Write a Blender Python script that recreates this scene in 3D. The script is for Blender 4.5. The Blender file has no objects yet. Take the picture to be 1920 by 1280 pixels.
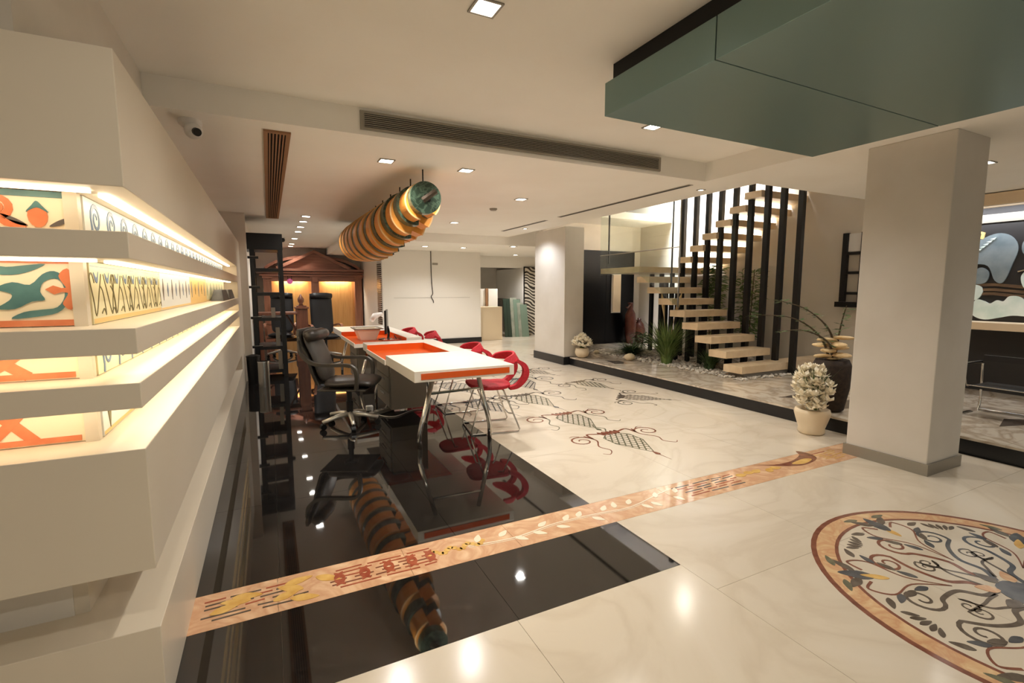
import bpy, math, random
from math import sin, cos, pi, radians as R
from mathutils import Vector, Matrix
random.seed(7)
scene = bpy.context.scene
col = scene.collection

# ------------------------------------------------------------ camera, world, exposure
cd = bpy.data.cameras.new('camera'); cam = bpy.data.objects.new('camera', cd); col.objects.link(cam)
cam.location = (0, 0, 1.42)
cam.rotation_euler = (R(90 - 6.2158), 0, R(-26.5427))
cd.sensor_width = 36.0; cd.lens = 908.48 / 1920 * 36; cd.clip_start = 0.05; cd.clip_end = 80
scene.camera = cam
w = bpy.data.worlds.new('world'); scene.world = w; w.use_nodes = True
w.node_tree.nodes['Background'].inputs[0].default_value = (0.9, 0.93, 1.0, 1)
w.node_tree.nodes['Background'].inputs[1].default_value = 0.3
vs = scene.view_settings
vs.view_transform = 'Standard'; vs.look = 'None'; vs.exposure = 0.68; vs.gamma = 1.0; vs.use_curve_mapping = False
WARM = (1.0, 0.93, 0.81); NEUT = (1.0, 0.97, 0.93); COOL = (0.90, 0.93, 1.0)
scene.cycles.max_bounces = 8; scene.cycles.diffuse_bounces = 5; scene.cycles.glossy_bounces = 4; scene.cycles.transmission_bounces = 6
scene.cycles.caustics_reflective = False; scene.cycles.caustics_refractive = False

def area_light(name, loc, rot, sx, sy, power, color, parent=None):
    l = bpy.data.lights.new(name, 'AREA'); l.shape = 'RECTANGLE'; l.size = sx; l.size_y = sy
    l.energy = power; l.color = color
    o = bpy.data.objects.new(name, l); col.objects.link(o)
    o.location = loc; o.rotation_euler = rot
    if parent: o.parent = parent
    return o
# daylight-white fittings of the upper floor that wash the stairwell
area_light('upper_floor_light', (7.3, 7.1, 4.3), (0, R(-14), 0), 0.7, 2.9, 125, COOL).data.spread = R(60)
# fill light added behind the viewer to brighten display fronts and ceiling
area_light('front_fill_light', (1.6, -3.9, 1.35), (R(-90), 0, 0), 5.6, 2.2, 105, (1.0, 0.92, 0.78))

# ------------------------------------------------------------ helpers
def lin(c):
    return tuple(((v / 255) / 12.92 if v / 255 <= 0.04045 else ((v / 255 + 0.055) / 1.055) ** 2.4) for v in c)
MATS = {}
def mat(name, c1, c2=None, rough=0.5, metal=0.0, scale=4.0, detail=4.0, bump=0.0, bscale=None, spec=0.5, coat=0.0, stretch=None, emit=None, trans=0.0, ior=1.45, contrast=(0.35, 0.65), sheen=0.0):
    m = bpy.data.materials.new(name); m.use_nodes = True
    nt = m.node_tree; N = nt.nodes; L = nt.links; b = N['Principled BSDF']
    b.inputs['Roughness'].default_value = rough; b.inputs['Metallic'].default_value = metal
    b.inputs['Specular IOR Level'].default_value = spec; b.inputs['Coat Weight'].default_value = coat
    b.inputs['IOR'].default_value = ior; b.inputs['Transmission Weight'].default_value = trans
    b.inputs['Coat Roughness'].default_value = 0.03
    c1 = lin(c1)
    b.inputs['Base Color'].default_value = (*c1, 1)
    if c2 or bump:
        tc = N.new('ShaderNodeTexCoord'); mp = N.new('ShaderNodeMapping'); L.new(tc.outputs['Object'], mp.inputs[0])
        if stretch: mp.inputs['Scale'].default_value = stretch
    if c2:
        n = N.new('ShaderNodeTexNoise'); n.inputs['Scale'].default_value = scale; n.inputs['Detail'].default_value = detail
        L.new(mp.outputs[0], n.inputs['Vector'])
        r = N.new('ShaderNodeValToRGB'); r.color_ramp.elements[0].position = contrast[0]; r.color_ramp.elements[1].position = contrast[1]
        r.color_ramp.elements[0].color = (*c1, 1); r.color_ramp.elements[1].color = (*lin(c2), 1)
        L.new(n.outputs['Fac'], r.inputs[0]); L.new(r.outputs[0], b.inputs['Base Color'])
    if bump:
        n2 = N.new('ShaderNodeTexNoise'); n2.inputs['Scale'].default_value = bscale or scale * 6; n2.inputs['Detail'].default_value = 3
        L.new(mp.outputs[0], n2.inputs['Vector'])
        bp = N.new('ShaderNodeBump'); bp.inputs['Strength'].default_value = bump; bp.inputs['Distance'].default_value = 0.01
        L.new(n2.outputs['Fac'], bp.inputs['Height']); L.new(bp.outputs[0], b.inputs['Normal'])
    if emit:
        b.inputs['Emission Color'].default_value = (*emit[0], 1); b.inputs['Emission Strength'].default_value = emit[1]
    MATS[name] = m
    return m
def marble(name, base, vein, rough=0.06, scale=1.6, vw=0.12, dist=2.5, spec=0.5, dark=None):
    m = bpy.data.materials.new(name); m.use_nodes = True
    nt = m.node_tree; N = nt.nodes; L = nt.links; b = N['Principled BSDF']
    b.inputs['Roughness'].default_value = rough; b.inputs['Specular IOR Level'].default_value = spec
    g = N.new('ShaderNodeNewGeometry'); n = N.new('ShaderNodeTexNoise')
    n.inputs['Scale'].default_value = scale; n.inputs['Detail'].default_value = 8; n.inputs['Distortion'].default_value = dist
    L.new(g.outputs['Position'], n.inputs['Vector'])
    r = N.new('ShaderNodeValToRGB'); e = r.color_ramp.elements
    e[0].position = 0.3; e[0].color = (*lin(dark or base), 1); e[1].position = 0.5 - vw; e[1].color = (*lin(base), 1)
    x = e.new(0.5); x.color = (*lin(vein), 1); x = e.new(0.5 + vw); x.color = (*lin(base), 1)
    L.new(n.outputs['Fac'], r.inputs[0]); L.new(r.outputs[0], b.inputs['Base Color'])
    MATS[name] = m
    return m
def wood(name, c1, c2, rough=0.35, scale=3.0, axis='Z'):
    m = bpy.data.materials.new(name); m.use_nodes = True
    nt = m.node_tree; N = nt.nodes; L = nt.links; b = N['Principled BSDF']
    b.inputs['Roughness'].default_value = rough
    g = N.new('ShaderNodeNewGeometry'); mp = N.new('ShaderNodeMapping'); L.new(g.outputs['Position'], mp.inputs[0])
    mp.inputs['Scale'].default_value = {'Z': (9, 9, 0.7), 'X': (0.7, 9, 9), 'Y': (9, 0.7, 9)}[axis]
    n = N.new('ShaderNodeTexNoise'); n.inputs['Scale'].default_value = scale; n.inputs['Detail'].default_value = 6; n.inputs['Distortion'].default_value = 0.6
    L.new(mp.outputs[0], n.inputs['Vector'])
    r = N.new('ShaderNodeValToRGB'); r.color_ramp.elements[0].position = 0.3; r.color_ramp.elements[1].position = 0.7
    r.color_ramp.elements[0].color = (*lin(c1), 1); r.color_ramp.elements[1].color = (*lin(c2), 1)
    L.new(n.outputs['Fac'], r.inputs[0]); L.new(r.outputs[0], b.inputs['Base Color'])
    MATS[name] = m
    return m

class MB:
    def __init__(s): s.v = []; s.f = []
    def add(s, v, f):
        k = len(s.v); s.v += [tuple(p) for p in v]; s.f += [tuple(i + k for i in q) for q in f]; return s
    def box(s, x0, y0, z0, x1, y1, z1):
        return s.add([(x0,y0,z0),(x1,y0,z0),(x1,y1,z0),(x0,y1,z0),(x0,y0,z1),(x1,y0,z1),(x1,y1,z1),(x0,y1,z1)],
                     [(3,2,1,0),(4,5,6,7),(0,1,5,4),(1,2,6,5),(2,3,7,6),(3,0,4,7)])
    def hexa(s, p):  # eight points ordered like box
        return s.add(p, [(3,2,1,0),(4,5,6,7),(0,1,5,4),(1,2,6,5),(2,3,7,6),(3,0,4,7)])
    def prism(s, pts, f, a, b):   # polygon pts (u,v) mapped by f(u,v,d) for d=a..b
        n = len(pts); v = [f(u, q, a) for u, q in pts] + [f(u, q, b) for u, q in pts]
        fs = [tuple(range(n - 1, -1, -1)), tuple(range(n, 2 * n))] + [(i, (i + 1) % n, n + (i + 1) % n, n + i) for i in range(n)]
        return s.add(v, fs)
    def ribbon(s, pts, wd, f, a, b):   # a flat band following pts with width wd (number or list)
        n = len(pts); L_, R_ = [], []
        for i in range(n):
            p0 = pts[max(i - 1, 0)]; p1 = pts[min(i + 1, n - 1)]
            dx, dy = p1[0] - p0[0], p1[1] - p0[1]; l = math.hypot(dx, dy) or 1
            ww = (wd[i] if isinstance(wd, list) else wd) / 2
            L_.append((pts[i][0] - dy / l * ww, pts[i][1] + dx / l * ww)); R_.append((pts[i][0] + dy / l * ww, pts[i][1] - dx / l * ww))
        v = []
        for i in range(n): v += [f(*L_[i], a), f(*R_[i], a), f(*L_[i], b), f(*R_[i], b)]
        fs = [(0, 1, 3, 2), (4*n-4, 4*n-2, 4*n-1, 4*n-3)]
        for i in range(n - 1):
            k = 4 * i; fs += [(k+2, k+3, k+7, k+6), (k, k+2, k+6, k+4), (k+1, k+5, k+7, k+3), (k, k+4, k+5, k+1)]
        return s.add(v, fs)
    def tube(s, pts, r, seg=8, cap=True):
        pts = [Vector(p) for p in pts]; n = len(pts); v = []; prev = None
        for i in range(n):
            t = (pts[min(i+1, n-1)] - pts[max(i-1, 0)]).normalized()
            if prev is None:
                u = t.cross(Vector((0, 0, 1)))
                if u.length < 1e-3: u = t.cross(Vector((1, 0, 0)))
            else:
                u = prev - t * prev.dot(t)
            u.normalize(); prev = u; w_ = t.cross(u)
            rr = r[i] if isinstance(r, (list, tuple)) else r
            for k in range(seg):
                a = 2 * pi * k / seg; v.append(pts[i] + (u * cos(a) + w_ * sin(a)) * rr)
        fs = [(i*seg+k, i*seg+(k+1) % seg, (i+1)*seg+(k+1) % seg, (i+1)*seg+k) for i in range(n-1) for k in range(seg)]
        if cap: fs += [tuple(range(seg - 1, -1, -1)), tuple(range((n-1)*seg, n*seg))]
        return s.add(v, fs)
    def strip3(s, pts, wv, th):   # rectangular-section band: pts list of 3D, wv = half-width vectors, th = thickness vectors
        n = len(pts); v = []
        for p, a, t in zip(pts, wv, th):
            p = Vector(p); a = Vector(a); t = Vector(t)
            v += [p - a - t, p + a - t, p + a + t, p - a + t]
        fs = [(3, 2, 1, 0), tuple(range(4*n-4, 4*n))]
        for i in range(n - 1):
            for k in range(4): fs.append((4*i+k, 4*i+(k+1) % 4, 4*i+4+(k+1) % 4, 4*i+4+k))
        return s.add(v, fs)
    def lathe(s, prof, cx=0, cy=0, cz=0, seg=24, a0=0, a1=2*pi):
        n = len(prof); v = []
        for r, z in prof:
            for k in range(seg):
                a = 2 * pi * k / seg; v.append((cx + max(r, 1e-4) * cos(a), cy + max(r, 1e-4) * sin(a), cz + z))
        fs = [(i*seg+k, i*seg+(k+1) % seg, (i+1)*seg+(k+1) % seg, (i+1)*seg+k) for i in range(n-1) for k in range(seg)]
        fs += [tuple(range(seg - 1, -1, -1)), tuple(range((n-1)*seg, n*seg))]
        return s.add(v, fs)
    def ball(s, c, rx, ry, rz, seg=10, rings=6):
        v = [(c[0], c[1], c[2] - rz)]; 
        for i in range(1, rings):
            t = pi * i / rings
            for k in range(seg):
                a = 2 * pi * k / seg; v.append((c[0] + rx*sin(t)*cos(a), c[1] + ry*sin(t)*sin(a), c[2] - rz*cos(t)))
        v.append((c[0], c[1], c[2] + rz)); e = len(v) - 1
        fs = [(0, 1+(k+1) % seg, 1+k) for k in range(seg)]
        for i in range(rings - 2):
            for k in range(seg): fs.append((1+i*seg+k, 1+i*seg+(k+1) % seg, 1+(i+1)*seg+(k+1) % seg, 1+(i+1)*seg+k))
        fs += [(e, 1+(rings-2)*seg+k, 1+(rings-2)*seg+(k+1) % seg) for k in range(seg)]
        return s.add(v, fs)
    def xform(s, M):
        s.v = [tuple(M @ Vector(p)) for p in s.v]; return s

def obj(name, mb, m, parent=None, smooth=False, bev=0.0, local=False, subs=0):
    me = bpy.data.meshes.new(name); me.from_pydata(mb.v, [], mb.f); me.validate(); me.update()
    o = bpy.data.objects.new(name, me); col.objects.link(o)
    me.materials.append(MATS[m] if isinstance(m, str) else m)
    if smooth:
        for p in me.polygons: p.use_smooth = True
    if parent is not None:
        o.parent = parent
        if not local:
            wl = Vector(parent.location)
            if parent.parent: wl += parent.parent.location
            o.location = -wl if parent.type == 'EMPTY' or parent.location.length > 0 else (0, 0, 0)
    if bev:
        b = o.modifiers.new('bevel', 'BEVEL'); b.width = bev; b.segments = 2; b.limit_method = 'ANGLE'
    if subs:
        b = o.modifiers.new('subdivision', 'SUBSURF'); b.levels = subs; b.render_levels = subs
    return o
def sub(name, mb, m, parent, **k):    # part of a part (mesh parent keeps its own offset)
    o = obj(name, mb, m, None, **k); o.parent = parent; return o
def tag(o, label, cat, group=None):
    o['label'] = label; o['category'] = cat
    if group: o['group'] = group
    return o
def struct(o, label=None):
    o['kind'] = 'structure'
    if label: o['label'] = label
    return o
def thing(name, label, cat, loc=(0, 0, 0), rz=0, group=None):
    o = bpy.data.objects.new(name, None); col.objects.link(o); o.location = loc; o.rotation_euler = (0, 0, rz)
    o.empty_display_size = 0.1
    return tag(o, label, cat, group)
def dup(src, loc, rz, label):
    c = src.copy(); col.objects.link(c); c.location = loc; c.rotation_euler = (0, 0, rz); c['label'] = label
    def rec(a, b):
        for ch in list(a.children):
            d = ch.copy(); col.objects.link(d); d.parent = b; rec(ch, d)
    rec(src, c)
    return c
def catmull(P, n=8, closed=False):
    out = []; m = len(P); rng = range(m if closed else m - 1)
    for i in rng:
        p0 = P[(i-1) % m] if closed or i > 0 else P[0]; p1 = P[i]; p2 = P[(i+1) % m]
        p3 = P[(i+2) % m] if closed or i + 2 < m else P[-1]
        for k in range(n):
            t = k / n
            out.append(tuple(0.5 * (2*b + (c - a)*t + (2*a - 5*b + 4*c - d)*t*t + (3*b - a - 3*c + d)*t**3) for a, b, c, d in zip(p0, p1, p2, p3)))
    if not closed: out.append(tuple(P[-1]))
    return out
def spiral(cx, cy, r0, r1, a0, turns, n=26):
    return [(cx + (r0 + (r1 - r0)*i/n)*cos(a0 + 2*pi*turns*i/n), cy + (r0 + (r1 - r0)*i/n)*sin(a0 + 2*pi*turns*i/n)) for i in range(n + 1)]
def taper(n, a, b, c=None):
    return [a + (b - a)*i/(n-1) if c is None else (a + (b-a)*min(1, 2*i/(n-1)) if i < n/2 else b + (c-b)*(2*i/(n-1)-1)) for i in range(n)]
FLOORF = lambda u, v, d: (u, v, d)

# ------------------------------------------------------------ materials
mat('plaster', (226, 220, 210), (218, 212, 202), rough=0.75, scale=2, bump=0.03, bscale=60)
mat('ceiling_paint', (246, 243, 236), (243, 239, 231), rough=0.85, scale=1.5)
mat('display_lacquer', (222, 211, 193), (217, 206, 187), rough=0.35, scale=1.2)
mat('panel_white', (236, 232, 224), rough=0.45)
mat('wall_beige', (214, 206, 192), (206, 197, 181), rough=0.75, scale=1.2)
mat('upper_wall', (244, 242, 244), rough=0.8)
mat('column_plaster', (216, 210, 200), (206, 199, 187), rough=0.7, scale=1.5)
marble('cream_marble', (212, 200, 181), (205, 192, 172), rough=0.17, scale=0.8, vw=0.06, dark=(216, 205, 188), spec=0.28)
marble('black_granite', (24, 22, 21), (34, 32, 31), rough=0.03, scale=2.2, vw=0.05, spec=1.0)
marble('peach_marble', (222, 184, 148), (204, 158, 122), rough=0.08, scale=3.5, vw=0.14, dark=(228, 196, 160))
marble('platform_marble', (206, 194, 176), (170, 154, 134), rough=0.10, scale=1.4, vw=0.10)
marble('inlay_peach', (224, 194, 150), (204, 156, 116), rough=0.1, scale=5, vw=0.2)
mat('grout', (178, 164, 142), rough=0.6)
mat('grout_dark', (30, 28, 27), rough=0.5)
mat('inlay_brown', (112, 66, 50), (136, 84, 66), rough=0.12, scale=18)
mat('inlay_dark', (84, 72, 62), (104, 94, 84), rough=0.12, scale=18)
mat('inlay_grey', (92, 92, 94), (66, 70, 76), rough=0.12, scale=12)
mat('inlay_green', (96, 96, 78), (120, 116, 94), rough=0.12, scale=18)
mat('inlay_gold', (206, 160, 84), (226, 186, 110), rough=0.12, scale=14)
mat('inlay_white', (238, 224, 200), rough=0.12)
mat('inlay_red', (150, 72, 52), (172, 96, 70), rough=0.12, scale=20)
mat('skirting_black', (30, 30, 31), rough=0.25)
mat('teal_panel', (122, 148, 146), rough=0.30, metal=0.5)
mat('shadow_gap', (18, 20, 22), rough=0.7)
mat('vent_metal', (150, 144, 132), rough=0.4, metal=0.3)
mat('vent_wood', (150, 112, 80), rough=0.5)
mat('dark_void', (22, 20, 18), rough=0.8)
mat('white_plastic', (228, 226, 222), rough=0.35)
mat('black_plastic', (20, 20, 21), rough=0.3)
mat('door_black', (10, 10, 11), rough=0.35, spec=0.25)
mat('black_metal', (26, 25, 24), rough=0.35, metal=0.2)
mat('chrome', (205, 202, 196), rough=0.12, metal=1.0)
mat('base_metal', (222, 216, 204), rough=0.38, metal=0.6)
mat('steel', (170, 166, 158), rough=0.25, metal=1.0)
mat('white_lacquer', (240, 234, 222), rough=0.22)
mat('orange_lacquer', (222, 92, 28), rough=0.25)
mat('grey_lacquer', (126, 120, 110), rough=0.4)
mat('red_fabric', (196, 38, 50), (178, 28, 42), rough=0.65, scale=60, bump=0.1, bscale=300)
mat('leather', (44, 38, 33), (56, 50, 44), rough=0.38, scale=5, bump=0.15, bscale=70)
mat('leather_rear', (24, 23, 24), rough=0.45)
mat('arm_plastic', (58, 53, 46), rough=0.4)
wood('mahogany', (160, 110, 86), (130, 84, 64), rough=0.3)
wood('walnut', (122, 76, 54), (94, 56, 40), rough=0.35)
wood('honey_wood', (226, 176, 112), (210, 156, 92), rough=0.35)
wood('mahogany_x', (164, 112, 90), (134, 86, 66), rough=0.28, axis='X')
mat('disc_orange', (232, 158, 66), (220, 140, 50), rough=0.45, scale=8)
mat('disc_rim', (226, 180, 120), rough=0.5)
marble('disc_green', (46, 62, 48), (84, 104, 84), rough=0.3, scale=6, vw=0.06)
mat('tread_stone', (226, 204, 170), (210, 186, 150), rough=0.35, scale=6)
def thin_glass():
    m = bpy.data.materials.new('glass'); m.use_nodes = True; nt = m.node_tree; N = nt.nodes; L = nt.links
    N.remove(N['Principled BSDF']); t_ = N.new('ShaderNodeBsdfTransparent'); t_.inputs[0].default_value = (0.93, 0.97, 0.95, 1)
    g = N.new('ShaderNodeBsdfGlossy'); g.inputs['Roughness'].default_value = 0.02
    mx = N.new('ShaderNodeMixShader'); mx.inputs[0].default_value = 0.06
    L.new(t_.outputs[0], mx.inputs[1]); L.new(g.outputs[0], mx.inputs[2])
    L.new(mx.outputs[0], N['Material Output'].inputs[0]); MATS['glass'] = m
thin_glass()
mat('leaf', (88, 112, 58), (120, 140, 76), rough=0.5, scale=10)
mat('leaf_dark', (62, 86, 50), (84, 106, 62), rough=0.5, scale=10)
mat('plume', (206, 184, 140), rough=0.8)
mat('flower_white', (250, 244, 228), (240, 228, 200), rough=0.7, scale=30)
mat('pebble', (226, 218, 204), (178, 170, 158), rough=0.6, scale=9)
mat('stone_cream', (226, 208, 176), (206, 186, 150), rough=0.6, scale=8)
mat('basin_cream', (246, 238, 222), rough=0.4)
mat('wrapped', (156, 158, 144), (132, 138, 124), rough=0.2, scale=5)
mat('pot_cream', (224, 206, 176), rough=0.4)
mat('pot_brown', (66, 34, 26), (90, 48, 34), rough=0.3, scale=7)
mat('dried_pale', (236, 212, 168), (214, 180, 128), rough=0.7, scale=16)
mat('branch', (84, 70, 52), rough=0.8)
mat('basket_dark', (58, 44, 32), (40, 30, 24), rough=0.8, scale=30)
mat('onyx_white', (240, 252, 248), (214, 236, 230), rough=0.2, scale=5)
mat('onyx_grey', (134, 146, 150), (110, 124, 130), rough=0.25, scale=5)
mat('onyx_brown', (122, 96, 70), (88, 68, 52), rough=0.3, scale=6, stretch=(1, 1, 6))
mat('dark_panel', (40, 38, 37), rough=0.55)
mat('ledge_wood', (230, 208, 176), rough=0.5)
mat('art_cream', (246, 232, 204), rough=0.4)
mat('art_orange', (230, 146, 104), (218, 126, 86), rough=0.35, scale=14)
mat('art_teal', (98, 140, 140), (80, 120, 124), rough=0.35, scale=14)
mat('art_slate', (104, 98, 96), rough=0.35)
mat('art_yellow', (238, 232, 196), (230, 222, 180), rough=0.4, scale=6)
mat('art_blue', (112, 136, 168), (92, 118, 152), rough=0.4, scale=10)
mat('art_pale', (228, 232, 232), rough=0.4)
mat('art_line', (112, 104, 66), rough=0.4)
mat('art_gold', (236, 202, 130), rough=0.4)
mat('led', (255, 240, 215), emit=((1.0, 0.84, 0.60), 5.8))
mat('lamp_face', (255, 250, 240), emit=((1.0, 0.93, 0.82), 14.0))
mat('sample_dark', (66, 66, 68), (84, 84, 86), rough=0.5, scale=12)
mat('glass_sheet', (116, 136, 120), rough=0.15, spec=0.8)
mat('glass_sheet_dark', (48, 62, 52), rough=0.15, spec=0.8)
mat('pink', (236, 120, 190), rough=0.5)
mat('cable', (40, 36, 34), rough=0.6)
mat('cable_white', (214, 208, 198), rough=0.5)
def zebra_mat():
    m = bpy.data.materials.new('zebra_marble'); m.use_nodes = True; nt = m.node_tree; N = nt.nodes; L = nt.links; b = N['Principled BSDF']
    b.inputs['Roughness'].default_value = 0.2
    tc = N.new('ShaderNodeTexCoord'); sp = N.new('ShaderNodeSeparateXYZ'); L.new(tc.outputs['Object'], sp.inputs[0])
    ab = N.new('ShaderNodeMath'); ab.operation = 'ABSOLUTE'; L.new(sp.outputs[0], ab.inputs[0])
    n = N.new('ShaderNodeTexNoise'); n.inputs['Scale'].default_value = 3.0; n.inputs['Detail'].default_value = 1
    cb = N.new('ShaderNodeCombineXYZ'); L.new(ab.outputs[0], cb.inputs[0]); L.new(sp.outputs[2], cb.inputs[2]); L.new(cb.outputs[0], n.inputs['Vector'])
    k = N.new('ShaderNodeMath'); k.operation = 'MULTIPLY_ADD'; L.new(n.outputs['Fac'], k.inputs[0]); k.inputs[1].default_value = 16.0
    z = N.new('ShaderNodeMath'); z.operation = 'MULTIPLY'; L.new(sp.outputs[2], z.inputs[0]); z.inputs[1].default_value = 62.0
    v1 = N.new('ShaderNodeMath'); v1.operation = 'MULTIPLY'; L.new(ab.outputs[0], v1.inputs[0]); v1.inputs[1].default_value = 9.0
    v2 = N.new('ShaderNodeMath'); v2.operation = 'COSINE'; L.new(v1.outputs[0], v2.inputs[0])
    v3 = N.new('ShaderNodeMath'); v3.operation = 'MULTIPLY_ADD'; L.new(v2.outputs[0], v3.inputs[0]); v3.inputs[1].default_value = 4.5; L.new(z.outputs[0], v3.inputs[2]); L.new(v3.outputs[0], k.inputs[2])
    s = N.new('ShaderNodeMath'); s.operation = 'SINE'; L.new(k.outputs[0], s.inputs[0])
    r = N.new('ShaderNodeValToRGB'); r.color_ramp.elements[0].position = 0.38; r.color_ramp.elements[1].position = 0.62
    ad = N.new('ShaderNodeMath'); ad.operation = 'MULTIPLY_ADD'; L.new(s.outputs[0], ad.inputs[0]); ad.inputs[1].default_value = 0.5; ad.inputs[2].default_value = 0.5
    r.color_ramp.elements[0].color = (*lin((62, 56, 50)), 1); r.color_ramp.elements[1].color = (*lin((214, 206, 192)), 1)
    L.new(ad.outputs[0], r.inputs[0]); L.new(r.outputs[0], b.inputs['Base Color']); MATS['zebra_marble'] = m
zebra_mat()

# ------------------------------------------------------------ floor
floor = struct(obj('floor', MB().box(-3, -4, -0.2, 8.1, 15.3, -0.02), 'grout'), 'polished floor of cream, black and peach marble slabs')
cache = {}
def tiles(x0, x1, y0, y1, sx, sy, m, name='floor_slab', z=-0.02, ox=None, oy=None):
    xs = [x0]; k = (ox if ox is not None else x0)
    while k < x1 - 0.05:
        if k > x0 + 0.05: xs.append(k)
        k += sx
    xs.append(x1); ys = [y0]; k = (oy if oy is not None else y0)
    while k < y1 - 0.05:
        if k > y0 + 0.05: ys.append(k)
        k += sy
    ys.append(y1); g = 0.0009
    for a, b in zip(xs, xs[1:]):
        for c, d in zip(ys, ys[1:]):
            key = (round(b - a, 3), round(d - c, 3), m)
            if key not in cache:
                t = obj(name, MB().box(0, 0, 0, b - a - 2*g, d - c - 2*g, 0.02), m)
                cache[key] = t.data
            else:
                t = bpy.data.objects.new(name, cache[key]); col.objects.link(t)
            t.location = (a + g, c + g, z); t.parent = floor
tiles(-0.64, 1.84, 1.73, 2.25, 0.92, 0.9, 'black_granite', ox=-0.94)
tiles(-0.64, 1.84, 2.53, 15.2, 0.92, 0.95, 'black_granite', ox=-0.94)
tiles(-0.64, 5.0, 2.25, 2.53, 0.61, 0.5, 'peach_marble')
tiles(1.84, 4.99, 2.53, 15.2, 0.95, 0.95, 'cream_marble')
tiles(4.99, 8.1, 9.14, 15.2, 0.95, 0.95, 'cream_marble')
tiles(1.84, 5.3, -4, 2.25, 0.95, 0.95, 'cream_marble', oy=-4.2)
tiles(-3, 1.84, -4, 1.73, 0.95, 0.95, 'cream_marble', ox=-2.91, oy=-4.92)
tiles(-3, -0.64, 1.73, 15.2, 0.95, 0.95, 'cream_marble')

# ------------------------------------------------------------ ceilings and walls
Z1, Z2 = 2.55, 2.74
c = MB()
c.box(-3, -4, Z2, 4.2, 3.82, Z2 + 0.2)                      # high front ceiling
c.box(-3, 3.82, Z1, 4.78, 9.75, Z1 + 0.45)                   # low ceiling behind the downstand
c.box(-3, 9.75, Z1, 1.52, 15.3, Z1 + 0.45)
c.box(1.52, 9.75, 2.37, 8.1, 15.3, Z1 + 0.45)
c.box(4.2, -4, Z1, 8.1, 3.65, Z1 + 0.45)                     # soffit over the column
c.box(4.2, 3.65, Z1, 4.78, 3.82, Z1 + 0.45)
c.box(4.78, 8.15, 2.86, 8.1, 9.75, 3.0)                      # upper landing slab
struct(obj('ceiling', c, 'ceiling_paint'), 'pale painted ceiling with dropped downstands')
struct(obj('ceiling_upper', MB().box(4.2, 3.0, 4.8, 8.3, 9.8, 4.9), 'upper_wall'))
struct(obj('wall_upper', MB().box(4.2, 3.0, 3.0, 4.3, 9.8, 4.8).box(4.2, 3.0, 3.0, 8.1, 3.1, 4.8).box(4.2, 9.7, 3.0, 8.1, 9.8, 4.8), 'upper_wall'))
wl = MB().box(-0.84, 2.03, 0, -0.64, 9.4, 2.75).box(-0.84, 9.4, 0, -0.64, 15.3, 2.75)
struct(obj('wall_left', wl, 'plaster'), 'grey-white wall behind the lit display')
struct(obj('wall_left_pier', MB().box(-0.64, 8.42, 0, -0.27, 8.58, Z1).box(-0.64, 9.5, 0, -0.3, 15.1, Z1), 'plaster'))
struct(obj('wall_left_front', MB().box(-3.1, -4, 0, -3, 15.3, 2.75), 'plaster'))
struct(obj('wall_front', MB().box(-3, -4.1, 0, -1.3, -4, 2.75).box(4.5, -4.1, 0, 8.1, -4, 2.75).box(-1.3, -4.1, 0, 4.5, -4, 0.2).box(-1.3, -4.1, 2.5, 4.5, -4, 2.75), 'plaster'))
wn = struct(obj('added_window', MB().box(-1.3, -4.06, 0.2, 4.5, -4.0, 0.26).box(-1.3, -4.06, 2.44, 4.5, -4.0, 2.5).box(-1.3, -4.06, 0.26, -1.24, -4.0, 2.44).box(4.44, -4.06, 0.26, 4.5, -4.0, 2.44).box(1.57, -4.06, 0.26, 1.63, -4.0, 2.44), 'black_metal'), 'assumed unseen window added behind the viewer for the fill light')  # unseen window made up to go with the added fill light
for a, b in ((-1.24, 1.57), (1.63, 4.44)): sub('pane', MB().box(a, -4.04, 0.26, b, -4.03, 2.44), 'glass', wn)
struct(obj('wall_back', MB().box(-0.84, 15.1, 0, 8.1, 15.3, 2.6), 'plaster'), 'grey back wall behind the wardrobe')
struct(obj('wall_right', MB().box(8.0, -4, 0, 8.2, 15.3, 2.0), 'wall_beige'), 'beige wall beside the floating stair')
struct(obj('wall_right_upper', MB().box(8.0, -4, 2.0, 8.2, 3.0, 2.55).box(8.0, 3.0, 2.0, 8.2, 4.72, 4.8).box(8.0, 9.8, 2.0, 8.2, 15.3, 2.55), 'wall_beige'))
struct(obj('wall_stairwell', MB().box(8.0, 4.72, 2.0, 8.2, 9.8, 4.8), 'wall_beige'), 'bright white stairwell wall above the stair')
wc = struct(obj('wall_centre', MB().box(2.48, 12.0, 0, 5.06, 15.1, 2.40), 'panel_white'), 'plain white wall with a hanging cable')
sub('wall_seam', MB().box(2.75, 11.996, 1.19, 4.75, 12.0, 1.195), 'vent_metal', wc)
struct(obj('baseboard_centre', MB().box(3.6, 11.975, 0, 5.07, 12.0, 0.13), 'skirting_black'), 'black skirting of the white wall')
sb = struct(obj('wall_storage', MB().box(5.06, 13.2, 2.04, 6.95, 13.32, 2.4).box(6.95, 13.2, 0, 8.1, 13.32, 2.4).box(6.95, 13.32, 0, 7.05, 15.1, 2.04), 'panel_white'), 'white lintel wall over the storage niche')
sub('wainscot', MB().box(5.06, 15.06, 0, 6.95, 15.1, 1.1).box(6.92, 13.34, 0, 6.95, 15.06, 1.1), 'grey_lacquer', sb)
struct(obj('wall_stair', MB().box(5.3, 9.15, 0, 8.0, 9.3, 2.86), 'plaster'), 'wall at the far end of the stair garden')
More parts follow.
